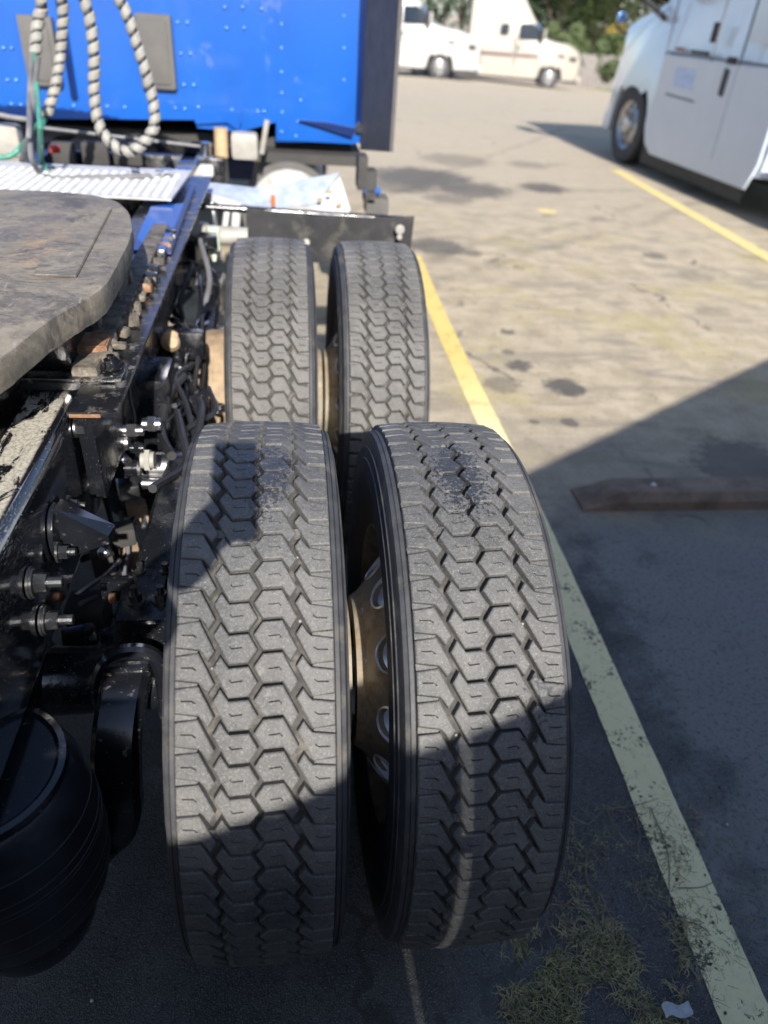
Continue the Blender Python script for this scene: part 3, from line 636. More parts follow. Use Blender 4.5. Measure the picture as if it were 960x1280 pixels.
# dark underside and gearbox clutter under the cab
g = G(); g.box((-.74, 3.9, 1.02), (2.3, .9, .06)); part(g, 'cab_floor', 'greydark')
g = G(); g.lathe((-.66, 2.55, .78), (0, 1, 0), [(0, .09), (.1, .17), (.5, .19), (.9, .26), (1.0, .26), (1.0, .05)], 24); part(g, 'transmission', 'black')
g = G(); g.cyl((-.74, .2, .72), (-.74, 2.5, .78), .05); part(g, 'drive_shaft', 'black')
g = G(); g.box((-.62, 2.9, .95), (.75, .10, .16), bev=.015); part(g, 'cab_crossmember', 'black')
for px, w_ in ((60, .10), (100, .12), (140, .13)):
    p = P(px+20, 192, y=2.75); g = G(); g.box(p, (w_, .05, .10), bev=.012); part(g, 'crossmember_block', 'greydark')
a, b = P(55, 160, y=2.9), P(250, 183, y=2.9); g = G(); g.cyl(a, b, .008, n=8); part(g, 'torsion_rod', 'hosegrey')
a, b = P(276, 160, y=2.95), P(277, 196, y=2.95); g = G(); g.cyl(a, b, .034, n=20); part(g, 'strut', 'tanpipe')
a, b = P(277, 196, y=2.95), P(280, 228, y=2.95); g = G(); g.cyl(a, b, .028, n=20); part(g, 'strut_rod', 'greydark')
p = P(306, 182, y=2.9); g = G(); g.box(p, (.13, .1, .12), bev=.022); part(g, 'air_dryer', 'canister')
a, b = P(334, 150, y=2.95), P(327, 192, y=2.95); g = G(); g.cyl(a, b, .014, n=12); part(g, 'vertical_tube', 'canister')
p = P(258, 195, y=2.85); g = G(); g.cyl(p, p+Vector((.0, 0, .06)), .025, n=12); part(g, 'air_fitting', 'chrome')
p = P(258, 213, y=2.8); g = G(); g.box(p, (.07, .05, .05), bev=.01); part(g, 'air_fitting', 'whitem')
# fuel tank behind the cab steps
tk = P(362, 268, y=3.15); g = G(); g.lathe(tk, (0, 1, 0), [(-.03, 0.), (-.028, .10), (-.018, .18), (0, .22), (.03, .23), (1.2, .23), (1.2, 0)], 40); part(g, 'fuel_tank', plain('weathered_tank', (.36, .36, .355), .5, 0, .15, 20, .1, .3))
g = G(); g.lathe(tk, (0, 1, 0), [(.02, .226), (.02, .26), (.06, .26), (.06, .23)], 40); part(g, 'tank_strap', 'greypad')
g = G(); g.box((tk.x+.1, 3.5, .98), (.6, .5, .05)); part(g, 'tank_step', 'greydark')
for i, (px, py, w_, h_, m_) in enumerate(((452, 214, .05, .16, 'greydark'), (462, 232, .06, .16, 'greydark'), (470, 255, .12, .08, 'greypad'), (464, 236, .09, .02, 'blue'))):
    p = P(px, py, y=3.0); g = G(); g.box(p, (w_, .14, h_), bev=.008); part(g, 'cab_step', m_)
# quarter fender (white sheet, folded), sky reflection painted in as pale blue
YF = 2.45
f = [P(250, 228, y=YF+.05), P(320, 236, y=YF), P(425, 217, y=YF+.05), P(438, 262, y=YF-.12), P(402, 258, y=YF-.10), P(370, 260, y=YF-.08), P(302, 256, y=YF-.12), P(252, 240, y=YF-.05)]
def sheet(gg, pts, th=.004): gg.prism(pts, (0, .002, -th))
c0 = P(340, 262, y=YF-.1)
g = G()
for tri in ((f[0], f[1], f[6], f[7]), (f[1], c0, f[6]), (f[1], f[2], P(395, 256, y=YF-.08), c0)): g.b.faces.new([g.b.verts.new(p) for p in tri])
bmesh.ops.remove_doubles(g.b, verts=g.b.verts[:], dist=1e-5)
r_ = bmesh.ops.solidify(g.b, geom=g.b.faces[:], thickness=.006); part(g, 'quarter_fender', plain('sky_tinted_sheet', (.30, .345, .42), .35, 0, .2, 14, .25, .25, (.42, .42, .42), 8), ang=15)
g = G(); g.prism([f[2]+Vector((0, 0, -.012)), f[3], P(434, 268, y=YF-.12), P(390, 262, y=YF-.1), P(395, 256, y=YF-.08)], (0, .006, -.004)); part(g, 'fender_end', 'whitem')
for q_ in ((400, 250), (412, 240), (424, 256)): p = P(*q_, y=YF-.115); g = G(); g.box(p, (.022, .006, .016), rotz(.2)); part(g, 'fender_clip', 'drum')
g = G(); g.prism([P(250, 238, y=YF-.06), P(253, 246, y=YF-.06), P(300, 266, y=YF-.13), P(302, 254, y=YF-.13)], (0, .01, 0)); part(g, 'fender_lip', 'whitem')
g = G(); g.cyl(P(342, 257, y=YF-.12), P(341, 244, y=YF-.12), .009, n=8); part(g, 'side_marker', 'orange')
g = G(); g.tube([P(262, 245, y=YF-.05), P(268, 275, y=YF-.1), P(266, 305, y=YF-.2)], .012); part(g, 'fender_stay', 'steel')
g = G(); g.tube([P(296, 262, y=YF-.1), P(294, 285, y=YF-.1)], .02); g.tube([P(284, 262, y=YF-.1), P(281, 285, y=YF-.1)], .014); part(g, 'fender_mount', 'whitem')
# black mud flap ahead of the forward tyres
fy = 2.05; N = 24; up_, lo_ = [], []
for i in range(N+1):
    t = i/N; pxx = 308+(518-308)*t; yt = 259+ (270-259)*t + 6*math.sin(t*math.pi); yb = 300+t*4+8*math.sin(t*math.pi)
    ww = .02*math.sin(t*9); up_.append(P(pxx, yt, y=fy+ww)); lo_.append(P(pxx-(6*t), yb+18, y=fy+ww*.6+.03))
g = G(); 
for i in range(N): g.b.faces.new([g.b.verts.new(p) for p in (up_[i], up_[i+1], lo_[i+1], lo_[i])])
bmesh.ops.remove_doubles(g.b, verts=g.b.verts[:], dist=1e-5); bmesh.ops.solidify(g.b, geom=g.b.faces[:], thickness=.008); mf = part(g, 'mud_flap', 'flap')
p = P(500, 287, y=fy-.02); g = G(); g.lathe(p, (0, -1, 0), [(0, .02), (.003, .018), (.004, 0)], 12); g.lathe(p+Vector((0, 0, -.03)), (0, -1, 0), [(0, .012), (.003, .011), (.004, 0)], 10); part(g, 'flap_emblem', 'canister')
g = G(); g.cyl(P(383, 303, y=fy-.03), P(383, 303, y=fy+.03), .014, n=12); part(g, 'flap_bolt', 'canister')
g = G(); g.cyl((-.34, 2.08, .98), (.58, 2.10, .955), .014, n=12); part(g, 'flap_hanger', 'black')
# rear mud flap behind the rear tyres (just outside the frame): hanger and flap
g = G(); g.cyl((-.34, -.86, .90), (.5, -.86, .90), .016, n=12); part(g, 'flap_hanger', 'black')
g = G(); g.box((-.06, -.865, .62), (.30, .01, .54), bev=.003); part(g, 'mud_flap', 'flap')
g = G(); g.box((-.735, -.965, .86), (1.13, .012, .50), bev=.004); tb = part(g, 'airbag_shade_panel', 'black')  # added unseen panel that keeps the sun off the air spring
for x in (-1.22, -1.08, -.38, -.24): g = G(); g.lathe((x, -.972, .98), (0, -1, 0), [(0, .055), (.012, .055), (.022, .045), (.026, 0)], 24); part(g, 'shade_panel_lamp', 'red')  # made-up lamps dressing the added panel
# cross tube with pale valve, near the forward axle
a, b = P(240, 292, y=1.95), P(310, 296, y=1.95); g = G(); g.cyl(a, b, .035, n=20); part(g, 'cross_tube', 'canister')
a, b = P(266, 284, y=1.9), P(267, 312, y=1.9); g = G(); g.cyl(a, b, .026, n=14); g.cyl(b, P(268, 326, y=1.9), .016, .008, n=12); part(g, 'height_valve', 'palegreen')
# ---- air lines, cables and glossy pipes crowding the frame
def hose(pts, r, mat, name='air_line'): g = G(); g.tube(pts, r, 8); return part(g, name, mat)
rn = random.Random(41)
for i in range(16):
    y0_ = 2.0-i*.1; px0 = 232+rn.uniform(-18, 30); py0 = 290+i*15
    pts = [P(px0, py0, y=y0_), P(px0+rn.uniform(-30, 12), py0+rn.uniform(12, 34), y=y0_-.12), P(px0+rn.uniform(-34, 20), py0+rn.uniform(40, 70), y=y0_-.25), P(px0+rn.uniform(-44, 4), py0+rn.uniform(75, 110), y=y0_-.42)]
    hose(pts, rn.choice((.005, .007, .009, .011)), rn.choice(('gloss', 'gloss', 'hoseblack', 'hoseblack', 'bluegloss', 'hosegrey')))
for pts, r_, m_ in ((((176, 505), (196, 520), (222, 528), (246, 540)), .010, 'gloss'), (((160, 520), (172, 548), (204, 556), (240, 552)), .012, 'bluegloss'), (((205, 470), (222, 492), (236, 520), (246, 545)), .016, 'gloss'), (((178, 455), (200, 488), (226, 520), (244, 540)), .013, 'bluegloss'),
        (((196, 500), (212, 478), (226, 470), (240, 478)), .008, 'steel'), (((120, 600), (136, 640), (146, 690), (150, 740)), .007, 'gloss'), (((100, 700), (126, 690), (150, 678), (172, 640)), .009, 'gloss'), (((150, 640), (160, 690), (150, 740), (140, 790)), .006, 'hosegrey'),
        (((86, 760), (112, 756), (134, 770), (160, 772)), .008, 'gloss'), (((60, 830), (90, 822), (120, 815)), .010, 'black'), (((150, 600), (176, 625), (180, 660)), .006, 'steel')):
    hose([P(a_, b_, y=.95-(b_-455)/345*.75) for a_, b_ in pts], r_, m_)
for (px, py, y_, w_, d_, h_, m_) in ((150, 668, .42, .07, .05, .05, 'greydark'), (128, 700, .35, .05, .05, .07, 'greydark'), (172, 640, .55, .05, .04, .06, 'drum'), (196, 520, .8, .06, .04, .05, 'black'), (160, 610, .5, .05, .06, .04, 'zinc'), (140, 800, .16, .05, .04, .05, 'black'), (100, 800, .12, .07, .06, .04, 'black'), (215, 505, .85, .04, .04, .06, 'canister')):
    g = G(); g.box(P(px, py, y=y_), (w_, d_, h_), rotz(.3), bev=.007); part(g, 'valve_block', m_)
for (px, py, y_) in ((168, 545, .7), (186, 552, .68), (142, 560, .45), (152, 575, .42), (130, 690, .33), (176, 720, .2), (150, 735, .16), (236, 500, .9), (222, 460, 1.)):
    g = G(); g.nut(P(px, py, y=y_), (.7, -.6, .3), .012, .014, .014); part(g, 'bracket_bolt', 'zinc')
# ---- rear suspension seen between rail and tyres
# trailing spring arm: hanger -> clamp -> curl down to the air spring
def ribbon(name, ctr, w, th, mat, sub=8):
    g = G(); pts = [Vector(p) for p in ctr]; path = []
    ext = [pts[0]*2-pts[1]]+pts+[pts[-1]*2-pts[-2]]
    for i in range(1, len(ext)-2):
        p0, p1, p2, p3 = ext[i-1:i+3]
        for k in range(sub): t = k/sub; path.append(.5*((2*p1)+(p2-p0)*t+(2*p0-5*p1+4*p2-p3)*t*t+(3*p1-3*p2+p3-p0)*t**3))
    path.append(pts[-1]); secs = []
    for i, p in enumerate(path):
        d = (path[min(i+1, len(path)-1)]-path[max(0, i-1)]).normalized(); nn = Vector((1, 0, 0)).cross(d).normalized(); x = Vector((1, 0, 0)); b_ = th*.22
        ww, tt = w/2, th/2
        secs.append([p+x*(ww-b_)+nn*tt, p+x*ww+nn*(tt-b_), p+x*ww-nn*(tt-b_), p+x*(ww-b_)-nn*tt, p-x*(ww-b_)-nn*tt, p-x*ww-nn*(tt-b_), p-x*ww+nn*(tt-b_), p-x*(ww-b_)+nn*tt])
    g.loft(secs); return part(g, name, mat, ang=40)
ribbon('spring_arm', [(-.212, .62, .70), (-.218, .38, .72), (-.226, .18, .70), (-.235, .05, .66)], .075, .045, 'black')
ribbon('trailing_arm', [(-.255, .02, .585), (-.262, -.09, .60), (-.268, -.175, .565), (-.270, -.225, .49), (-.275, -.24, .42), (-.31, -.26, .345), (-.40, -.32, .31)], .085, .05, 'gloss')
g = G(); g.box((-.262, -.055, .625), (.088, .05, .03), bev=.01); part(g, 'clamp_pad', 'black')
g = G(); g.box((-.235, .06, .64), (.115, .13, .10), bev=.015); part(g, 'axle_clamp', 'black')
g = G()    # rounded saddle arch around the arm
g.tube([(-.315, -.08, .50), (-.32, -.075, .58), (-.30, -.06, .635), (-.262, -.05, .652), (-.215, -.05, .64), (-.20, -.06, .58), (-.20, -.075, .47)], .016, 10); part(g, 'u_bolt', 'gloss')
g = G(); g.tube([(-.305, -.095, .52), (-.31, -.09, .58), (-.288, -.08, .625)], .006, 8); part(g, 'rust_stain_weld', 'tanpipe')
for dx, dy in ((-.02, .02), (.03, .02), (.03, .09), (-.02, .09)):
    g = G(); g.nut((-.235+dx, .05+dy-.02, .69), (0, 0, 1), .013, .016, .018); part(g, 'clamp_nut', 'boltblack')
a = P(155, 735, y=.12); g = G(); g.box(a, (.09, .03, .05), bev=.008); part(g, 'clamp_bracket', 'black')
p = P(137, 748, y=.08); g = G(); g.cyl(p, p+Vector((.012, 0, 0)), .011, n=10); part(g, 'copper_fitting', 'rust')
# shock absorber cylinder and tubes near (205,580)
a, b = P(172, 583, y=.55), P(240, 583, y=.55); g = G(); g.cyl(a, b, .038, n=24); g.cyl(a-Vector((.02, 0, 0)), a+Vector((.01, 0, 0)), .022, n=16); part(g, 'shock_absorber', 'steel')
g = G(); g.cyl(a+Vector((.02, 0, -.005)), a+Vector((.034, 0, -.005)), .0405, n=24); g.cyl(b-Vector((.05, 0, .0)), b-Vector((.04, 0, .0)), .0405, n=24); part(g, 'shock_band', 'black')
g = G(); g.cyl(P(178, 604, y=.5), P(232, 606, y=.5), .014, n=12); part(g, 'cross_rod', 'steel')
for i, (A_, B_, r_, m_) in enumerate((((176, 440), (248, 540), .014, 'gloss'), ((168, 452), (238, 548), .014, 'black'), ((174, 541), (246, 548), .017, 'chrome'), ((236, 470), (252, 540), .012, 'black'))):
    a, b = P(*A_, y=.95), P(*B_, y=.7); g = G(); g.cyl(a, b, r_, n=14); part(g, 'torque_rod', m_)
g = G(); a = P(210, 545, y=.75); g.prism([a, a+Vector((.11, 0, .02)), a+Vector((.12, .02, .14)), a+Vector((.05, .02, .10))], (0, .02, 0), .003); part(g, 'torque_rod_plate', 'black')
g = G(); p = P(205, 535, y=.85); g.lathe(p, (.2, -1, .3), [(0, .07), (.03, .05), (.05, .02), (.05, 0)], 20); part(g, 'brake_chamber', 'canister')
g = G(); p = P(222, 440, y=1.15); g.lathe(p, (.1, -1, .1), [(-.1, .06), (0, .075), (.03, .075), (.08, .06), (.10, .03), (.10, 0)], 20); part(g, 'brake_chamber', 'black')
g = G(); p = P(240, 430, y=1.0); g.box(p, (.08, .05, .09), bev=.02); part(g, 'bushing_block', 'black')
g = G(); p = P(213, 425, y=1.0); g.lathe(p, (.3, -1, .2), [(0, .03), (.02, .03), (.04, .015), (.04, 0)], 14); part(g, 'rod_end', 'tanpipe')
g = G(); p = P(198, 470, y=.95); g.box(p, (.022, .006, .014), rotz(.2)); part(g, 'part_sticker', 'whitem')
# connector cluster on the rail side near (150,560)
rn = random.Random(5)
for i, (px, py, r_, L_, m_) in enumerate(((165, 538, .012, .05, 'steel'), (150, 553, .018, .04, 'zinc'), (140, 567, .016, .05, 'steel'), (172, 560, .012, .03, 'black'), (185, 575, .02, .03, 'canister'), (148, 585, .02, .09, 'black'), (122, 585, .022, .09, 'black'), (190, 530, .014, .04, 'zinc'))):
    p = P(px, py, y=.42); g = G(); g.cyl(p-Vector((L_/2, 0, 0)), p+Vector((L_/2, 0, 0)), r_, n=12); g.cyl(p-Vector((L_/5, 0, 0)), p+Vector((L_/5, 0, 0)), r_*1.35, n=6); part(g, 'air_fitting', m_)
def hose(pts, r, mat, name='air_line'): g = G(); g.tube(pts, r, 8); return part(g, name, mat)
hose([P(160, 470, y=.5), P(163, 500, y=.48), P(168, 530, y=.46), P(150, 560, y=.42)], .004, 'hoseblack')
hose([P(100, 540, y=.3), P(108, 575, y=.28), P(118, 610, y=.25), P(120, 640, y=.22)], .003, 'hosegrey')
hose([P(120, 560, y=.45), P(170, 600, y=.5), P(190, 590, y=.7)], .010, 'hoseblack')
hose([P(240, 330, y=1.6), P(225, 380, y=1.4), P(235, 420, y=1.3), P(215, 470, y=1.1)], .009, 'hoseblack')
hose([P(250, 300, y=1.8), P(262, 350, y=1.6), P(250, 400, y=1.45)], .010, 'hosegrey')
hose([P(200, 350, y=1.5), P(240, 360, y=1.6), P(275, 345, y=1.7)], .008, 'hoseblack')
hose([P(215, 400, y=1.3), P(245, 410, y=1.4), P(270, 400, y=1.5)], .012, 'steel', 'air_line')
rn = random.Random(11)
for i in range(22):      # valves, brackets and fittings crowding the space between rail and forward wheel
    px, py = rn.uniform(205, 272), rn.uniform(285, 520); y = 1.9-(py-285)/235*1.0+rn.uniform(0, .25)
    p = P(px, py, y=y); m_ = rn.choice(['black', 'black', 'gloss', 'steel', 'canister', 'greydark', 'drum']); g = G()
    if i % 3 == 0: g.box(p, (rn.uniform(.03, .09), rn.uniform(.03, .08), rn.uniform(.03, .08)), rotz(rn.uniform(-.4, .4)), bev=.006); part(g, 'suspension_bracket', m_)
    elif i % 3 == 1: q = p+Vector((rn.uniform(-.06, .1), rn.uniform(-.1, .1), rn.uniform(-.05, .05))); g.cyl(p, q, rn.uniform(.01, .024), n=12); g.cyl(q, q+(q-p).normalized()*.02, rn.uniform(.015, .028), n=8); part(g, 'air_fitting', m_)
    else: g.nut(p, (rn.uniform(.3, 1), rn.uniform(-1, 0), .5), .018, .02, .02); part(g, 'bracket_bolt', 'zinc')
g = G(); g.box((-.24, 1.32, .62), (.10, .3, .14), bev=.02); part(g, 'axle_clamp', 'black')
ribbon('spring_arm', [(-.24, 2.0, .72), (-.235, 1.7, .76), (-.235, 1.4, .70)], .075, .045, 'black')
g = G(); g.box((-.30, .72, .72), (.1, .16, .34), bev=.02); part(g, 'spring_hanger', 'black')
g = G(); p = P(150, 690, y=.5); g.box(p, (.1, .12, .07), rotz(.3), bev=.02); part(g, 'brake_valve', 'drum')
g = G(); p = P(112, 770, y=.25); g.box(p, (.09, .08, .1), bev=.01); part(g, 'relay_valve', 'greydark')
g = G(); p = P(160, 800, y=.15); g.box(p, (.06, .06, .04), bev=.008); part(g, 'sensor_block', 'greydark')
hose([P(95, 745, y=.2), P(130, 720, y=.3), P(150, 700, y=.35)], .006, 'steel'); hose([P(100, 755, y=.2), P(135, 740, y=.3), P(170, 720, y=.35)], .006, 'hosegrey')
# air springs
def air_spring(cx, cy, zt, k=1.):
    g = G(); prof = [(-.002, .0), (-.002, .112), (-.008, .122), (-.022, .131), (-.05, .141), (-.09, .148), (-.15, .151), (-.21, .151), (-.26, .147), (-.30, .138), (-.325, .124), (-.34, .10), (-.34, 0)]
    g.lathe((cx, cy, zt), (0, 0, 1), [(h, r*k) for h, r in prof], 64); b_ = part(g, 'air_spring', 'airbag')
    g = G(); g.lathe((cx, cy, zt), (0, 0, 1), [(-.010, .124*k), (-.003, .126*k), (.005, .123*k), (.007, .114*k), (.002, .108*k), (.001, 0)], 64); part(g, 'air_spring_cap', 'gloss')
    g = G(); g.lathe((cx, cy, zt), (0, 0, 1), [(-.33, .0), (-.33, .11*k), (-.36, .115*k), (-.42, .10*k), (-.42, 0)], 40); part(g, 'air_spring_piston', 'black')
    for h, r in ((-.075, .1458), (-.12, .1499), (-.14, .1508), (-.15, .151), (-.20, .151), (-.245, .1486)):
        g = G(); g.lathe((cx, cy, zt), (0, 0, 1), [(h-.001, r*k-.002), (h-.0005, r*k+.0006), (h+.0005, r*k+.0006), (h+.001, r*k-.002)], 64); part(g, 'mould_line', 'side')
air_spring(-.405, -.37, .745)
air_spring(-.43, AX-.38, .745)
g = G(); g.loft([[(-.50, -.34, .88), (-.375, -.34, .88), (-.375, -.22, .88), (-.50, -.22, .88)], [(-.47, -.36, .748), (-.39, -.36, .748), (-.39, -.27, .748), (-.47, -.27, .748)]]); bmesh.ops.bevel(g.b, geom=g.b.edges[:], offset=.012, segments=2, affect='EDGES'); part(g, 'air_spring_mount', 'black')
g = G(); g.tube([(-.378, -.335, .855), (-.372, -.30, .83), (-.372, -.24, .83)], .006, 8); part(g, 'mount_edge_weld', 'tanpipe')
# ---- suzie hoses at the cab back
def wrapped(pts, r=.022, turns=20, name='coiled_air_line'):
    g = G(); g.tube(pts, r*.8, 12, 10); path = g.path; core = part(g, name, 'hosegreen' if random.random() < .0 else 'hoseblack')
    # spiral guard band wound round the line
    L_ = [0];
    for i in range(1, len(path)): L_.append(L_[-1]+(path[i]-path[i-1]).length)
    tot = L_[-1]; pitch = r*2.1; w = pitch*.80; g = G(); up = Vector((1, 0, 0)); nst = int(tot/pitch*14); prev = None; j = 0; upv = None
    for k in range(nst+1):
        s = tot*k/nst
        while j < len(path)-2 and L_[j+1] < s: j += 1
        t = (s-L_[j])/max(1e-6, L_[j+1]-L_[j]); c = path[j].lerp(path[j+1], t); d = (path[min(j+2, len(path)-1)]-path[max(j-1, 0)]).normalized()
        if upv is None: upv = Vector((0, 1, 0))
        upv = (upv-d*upv.dot(d)).normalized(); a = 2*math.pi*s/pitch; rr_ = upv*math.cos(a)+d.cross(upv)*math.sin(a)
        ring = [c+rr_*(r*.80)-d*w/2, c+rr_*r*1.04-d*w/3, c+rr_*r*1.1, c+rr_*r*1.04+d*w/3, c+rr_*(r*.80)+d*w/2]
        R_ = [g.b.verts.new(p) for p in ring]
        if prev:
            for q in range(4): g.b.faces.new((prev[q], prev[q+1], R_[q+1], R_[q]))
        prev = R_
    sp_ = g.obj('spiral_guard', 'palewrap', core); sp_.data.transform(Matrix.Translation(Vector((.74, -1.0, 0))))
HY = 2.15
up0 = P(105, 0, y=HY); up1 = P(150, 0, y=HY)
wrapped([up0+Vector((-1.0, 0, .10)), up0+Vector((-.45, 0, .12)), up0+Vector((-.08, 0, .07)), up0, P(117, 60, y=HY), P(118, 120, y=HY), P(128, 165, y=HY-.03), P(160, 190, y=HY-.05), P(190, 165, y=HY-.03), P(192, 130, y=HY), P(176, 70, y=HY), up1, up1+Vector((-.10, 0, .11)), up1+Vector((-.5, 0, .17)), up1+Vector((-1.1, 0, .15))], .0205)
u = P(78, 0, y=HY+.1); wrapped([u+Vector((-.9, 0, .10)), u+Vector((-.3, 0, .1)), u+Vector((-.04, 0, .06)), u, P(76, 60, y=HY+.1), P(70, 105, y=HY+.05), P(58, 146, y=HY)], .019)
u = P(52, 0, y=HY+.1); wrapped([u+Vector((-.9, 0, .12)), u+Vector((-.3, 0, .12)), u+Vector((-.04, 0, .06)), u, P(47, 30, y=HY+.1), P(44, 66, y=HY+.05)], .021)
hose([P(42, 66, y=HY), P(46, 110, y=HY), P(50, 160, y=HY-.3), P(52, 205, y=2.2)], .009, 'hosegreen')
hose([P(40, 66, y=HY), P(37, 120, y=HY), P(36, 170, y=HY-.2), P(28, 205, y=2.25), P(60, 222, y=1.95), P(110, 222, y=1.95), P(190, 220, y=2.0)], .010, 'hosegrey')
hose([P(48, 70, y=HY), P(42, 120, y=HY), P(38, 190, y=HY-.2), P(48, 215, y=2.0)], .010, 'hosegrey')
hose([P(60, 140, y=HY+.1), P(50, 165, y=HY-.1), P(52, 200, y=2.2), P(60, 212, y=2.05)], .010, 'hosegreen')
hose([P(-20, 195, y=2.5), P(10, 196, y=2.5), P(30, 180, y=2.5), P(52, 150, y=HY)], .011, 'hosegreen')
hose([P(-20, 138, y=2.8), P(10, 146, y=2.8), P(40, 150, y=2.8)], .012, 'hosegrey')
hose([P(130, 222, y=2.0), P(160, 223, y=2.0), P(190, 222, y=2.0)], .007, 'hosegreen')
for px, py in ((165, 214), (195, 216), (60, 212), (205, 214)):
    p = P(px, py, y=2.05); g = G(); g.cyl(p, p+Vector((.03, 0, .0)), .012, n=10); part(g, 'line_fitting', 'chrome')
p = P(68, 186, y=2.4); g = G(); g.box(p, (.04, .03, .03), rotz(.5), bev=.006); part(g, 'gladhand', 'red')
p = P(12, 175, y=2.9); g = G(); g.box(p, (.12, .1, .14), bev=.03); part(g, 'cab_mount', 'canister')

# ------------------------------------------------------------------ wheel stop
a = P(729, 640, z=0); g = G(); y0, y1 = 1.30, 1.47; xA = a.x
secs = []
L_ = 1.83
for (x, k) in ((xA, 0.0), (xA+.16, 1.0), (xA+L_-.16, 1.0), (xA+L_, 0.0)):
    h = .012+.066*k; secs.append([(x, y0, 0), (x, y0, h*.55), (x, y0+.03, h), (x, y1-.03, h), (x, y1, h*.55), (x, y1, 0)])
g.loft(secs); bmesh.ops.subdivide_edges(g.b, edges=g.b.edges[:], cuts=3, use_grid_fill=True)
for v in g.b.verts: v.co += Vector((0, 1, 1))*.004*(noise.noise(v.co*14)) if v.co.z > .005 else Vector()
ws = g.obj('wheel_stop', 'timber'); tag(ws, 'low brown wheel stop with a sloping end, lying in the shade right of the tyres', 'wheel stop')
# ------------------------------------------------------------------ litter
c = P(845, 1266, z=.006); g = G(); gv = {}
for i in range(9):
    for j in range(5):
        x = c.x-.031+i*.0078; y = c.y-.012+j*.0062+.004*math.sin(i*.9); z = .018+.009*abs(noise.noise(Vector((i*.7, j*.9, 2)))) + .004*math.sin(i*1.3)
        gv[i, j] = g.b.verts.new((x, y, max(.003, z)))
for i in range(8):
    for j in range(4): g.b.faces.new((gv[i, j], gv[i+1, j], gv[i+1, j+1], gv[i, j+1]))
bmesh.ops.solidify(g.b, geom=g.b.faces[:], thickness=.0008); tag(g.obj('paper_scrap', 'paper'), 'crumpled scrap of white paper lying in the dry grass by the worn line', 'litter')
for px, py, r_, lb in ((115, 1251, .0036, 'small white pebble on dark asphalt below the air spring'), (909, 1031, .0035, 'small white pebble on dark asphalt right of the worn line'), (656, 582, .010, None), (817, 607, .012, 'pale chip resting on top of the wheel stop')):
    if lb is None: continue
    p = P(px, py, z=.002 if py > 620 else .1); g = G(); m = bmesh.ops.create_icosphere(g.b, subdivisions=2, radius=r_)
    for v in g.b.verts: v.co *= 1+.3*noise.noise(v.co*300+Vector((px, 0, 0))); v.co.z *= .7
    bmesh.ops.translate(g.b, vec=p+Vector((0, 0, r_*.4)), verts=g.b.verts[:]); tag(g.obj('pebble', 'pebble'), lb, 'pebble')
# grit
rn = random.Random(21); g = G()
for i in range(1500):
    if i < 900: x, y = rn.uniform(-.6, 1.6), rn.uniform(-.75, 1.2)
    else: x, y = rn.uniform(.5, 3), rn.uniform(-.5, 3)
    r_ = rn.uniform(.001, .0028)
    m = bmesh.ops.create_icosphere(g.b, subdivisions=1, radius=r_); bmesh.ops.translate(g.b, vec=(x, y, r_*.5), verts=m['verts'])
tag(g.obj('loose_grit', plain('grit', (.16, .155, .145), .85, 0, .5, 300)), None, None, None, 'stuff')
def blades(name, mat, n, place, lmin, lmax, w, seed):
    rn = random.Random(seed); g = G()
    for i in range(n):
        x, y, k = place(rn)
        if x is None: continue
        a = rn.uniform(0, 2*math.pi); L_ = rn.uniform(lmin, lmax); h = rn.uniform(.1, .9)*L_*k; bend = rn.uniform(-1.5, 1.5); segs = 4; pv = None; pos = Vector((x, y, rn.uniform(.002, .012))); el = rn.uniform(-.1, 1.)*k
        for s in range(segs+1):
            ww = w*(1-s/segs*.8); d = Vector((math.cos(a)*math.cos(el), math.sin(a)*math.cos(el), math.sin(el))); sd_ = Vector((-math.sin(a), math.cos(a), rn.uniform(-.2, .2)))*ww
            R_ = [g.b.verts.new(pos+sd_), g.b.verts.new(pos-sd_)]
            if pv: g.b.faces.new((pv[0], pv[1], R_[1], R_[0]))
            pv = R_; pos = pos+d*L_/segs; pos.z = max(.003, pos.z); a += bend/segs; el -= .35
    return tag(g.obj(name, mat), None, None, None, 'stuff')
def zone(pxs, fall=True):
    def f(rn):
        px, py = rn.uniform(*pxs[0]), rn.uniform(*pxs[1]); p = P(px, py, z=0)
        d = noise.noise(Vector((p.x*9, p.y*9, 1)))+.5*noise.noise(Vector((p.x*30, p.y*30, 4)))
        if d < pxs[2]: return None, None, None
        return p.x, p.y, pxs[3]
    return f
blades('dead_grass', 'grass_dry', 3200, zone(((625, 860), (1150, 1330), -.12, .9)), .010, .030, .0013, 1)
blades('dead_grass', 'grass_green', 2200, zone(((640, 850), (1170, 1330), -.05, .8)), .008, .026, .0014, 2)
blades('dead_grass', 'grass_dry', 1400, zone(((700, 880), (1010, 1230), .0, .4)), .010, .034, .0009, 3)
blades('dead_grass', 'grass_green', 300, zone(((730, 860), (1040, 1200), .05, .6)), .008, .024, .0008, 6)
blades('dead_grass', 'twig', 600, zone(((690, 940), (1000, 1260), -.3, .15)), .02, .075, .0006, 4)
blades('ground_moss', 'grass_green', 700, zone(((860, 990), (960, 1250), .18, .5)), .003, .009, .0010, 5)
rn = random.Random(9); g = G()
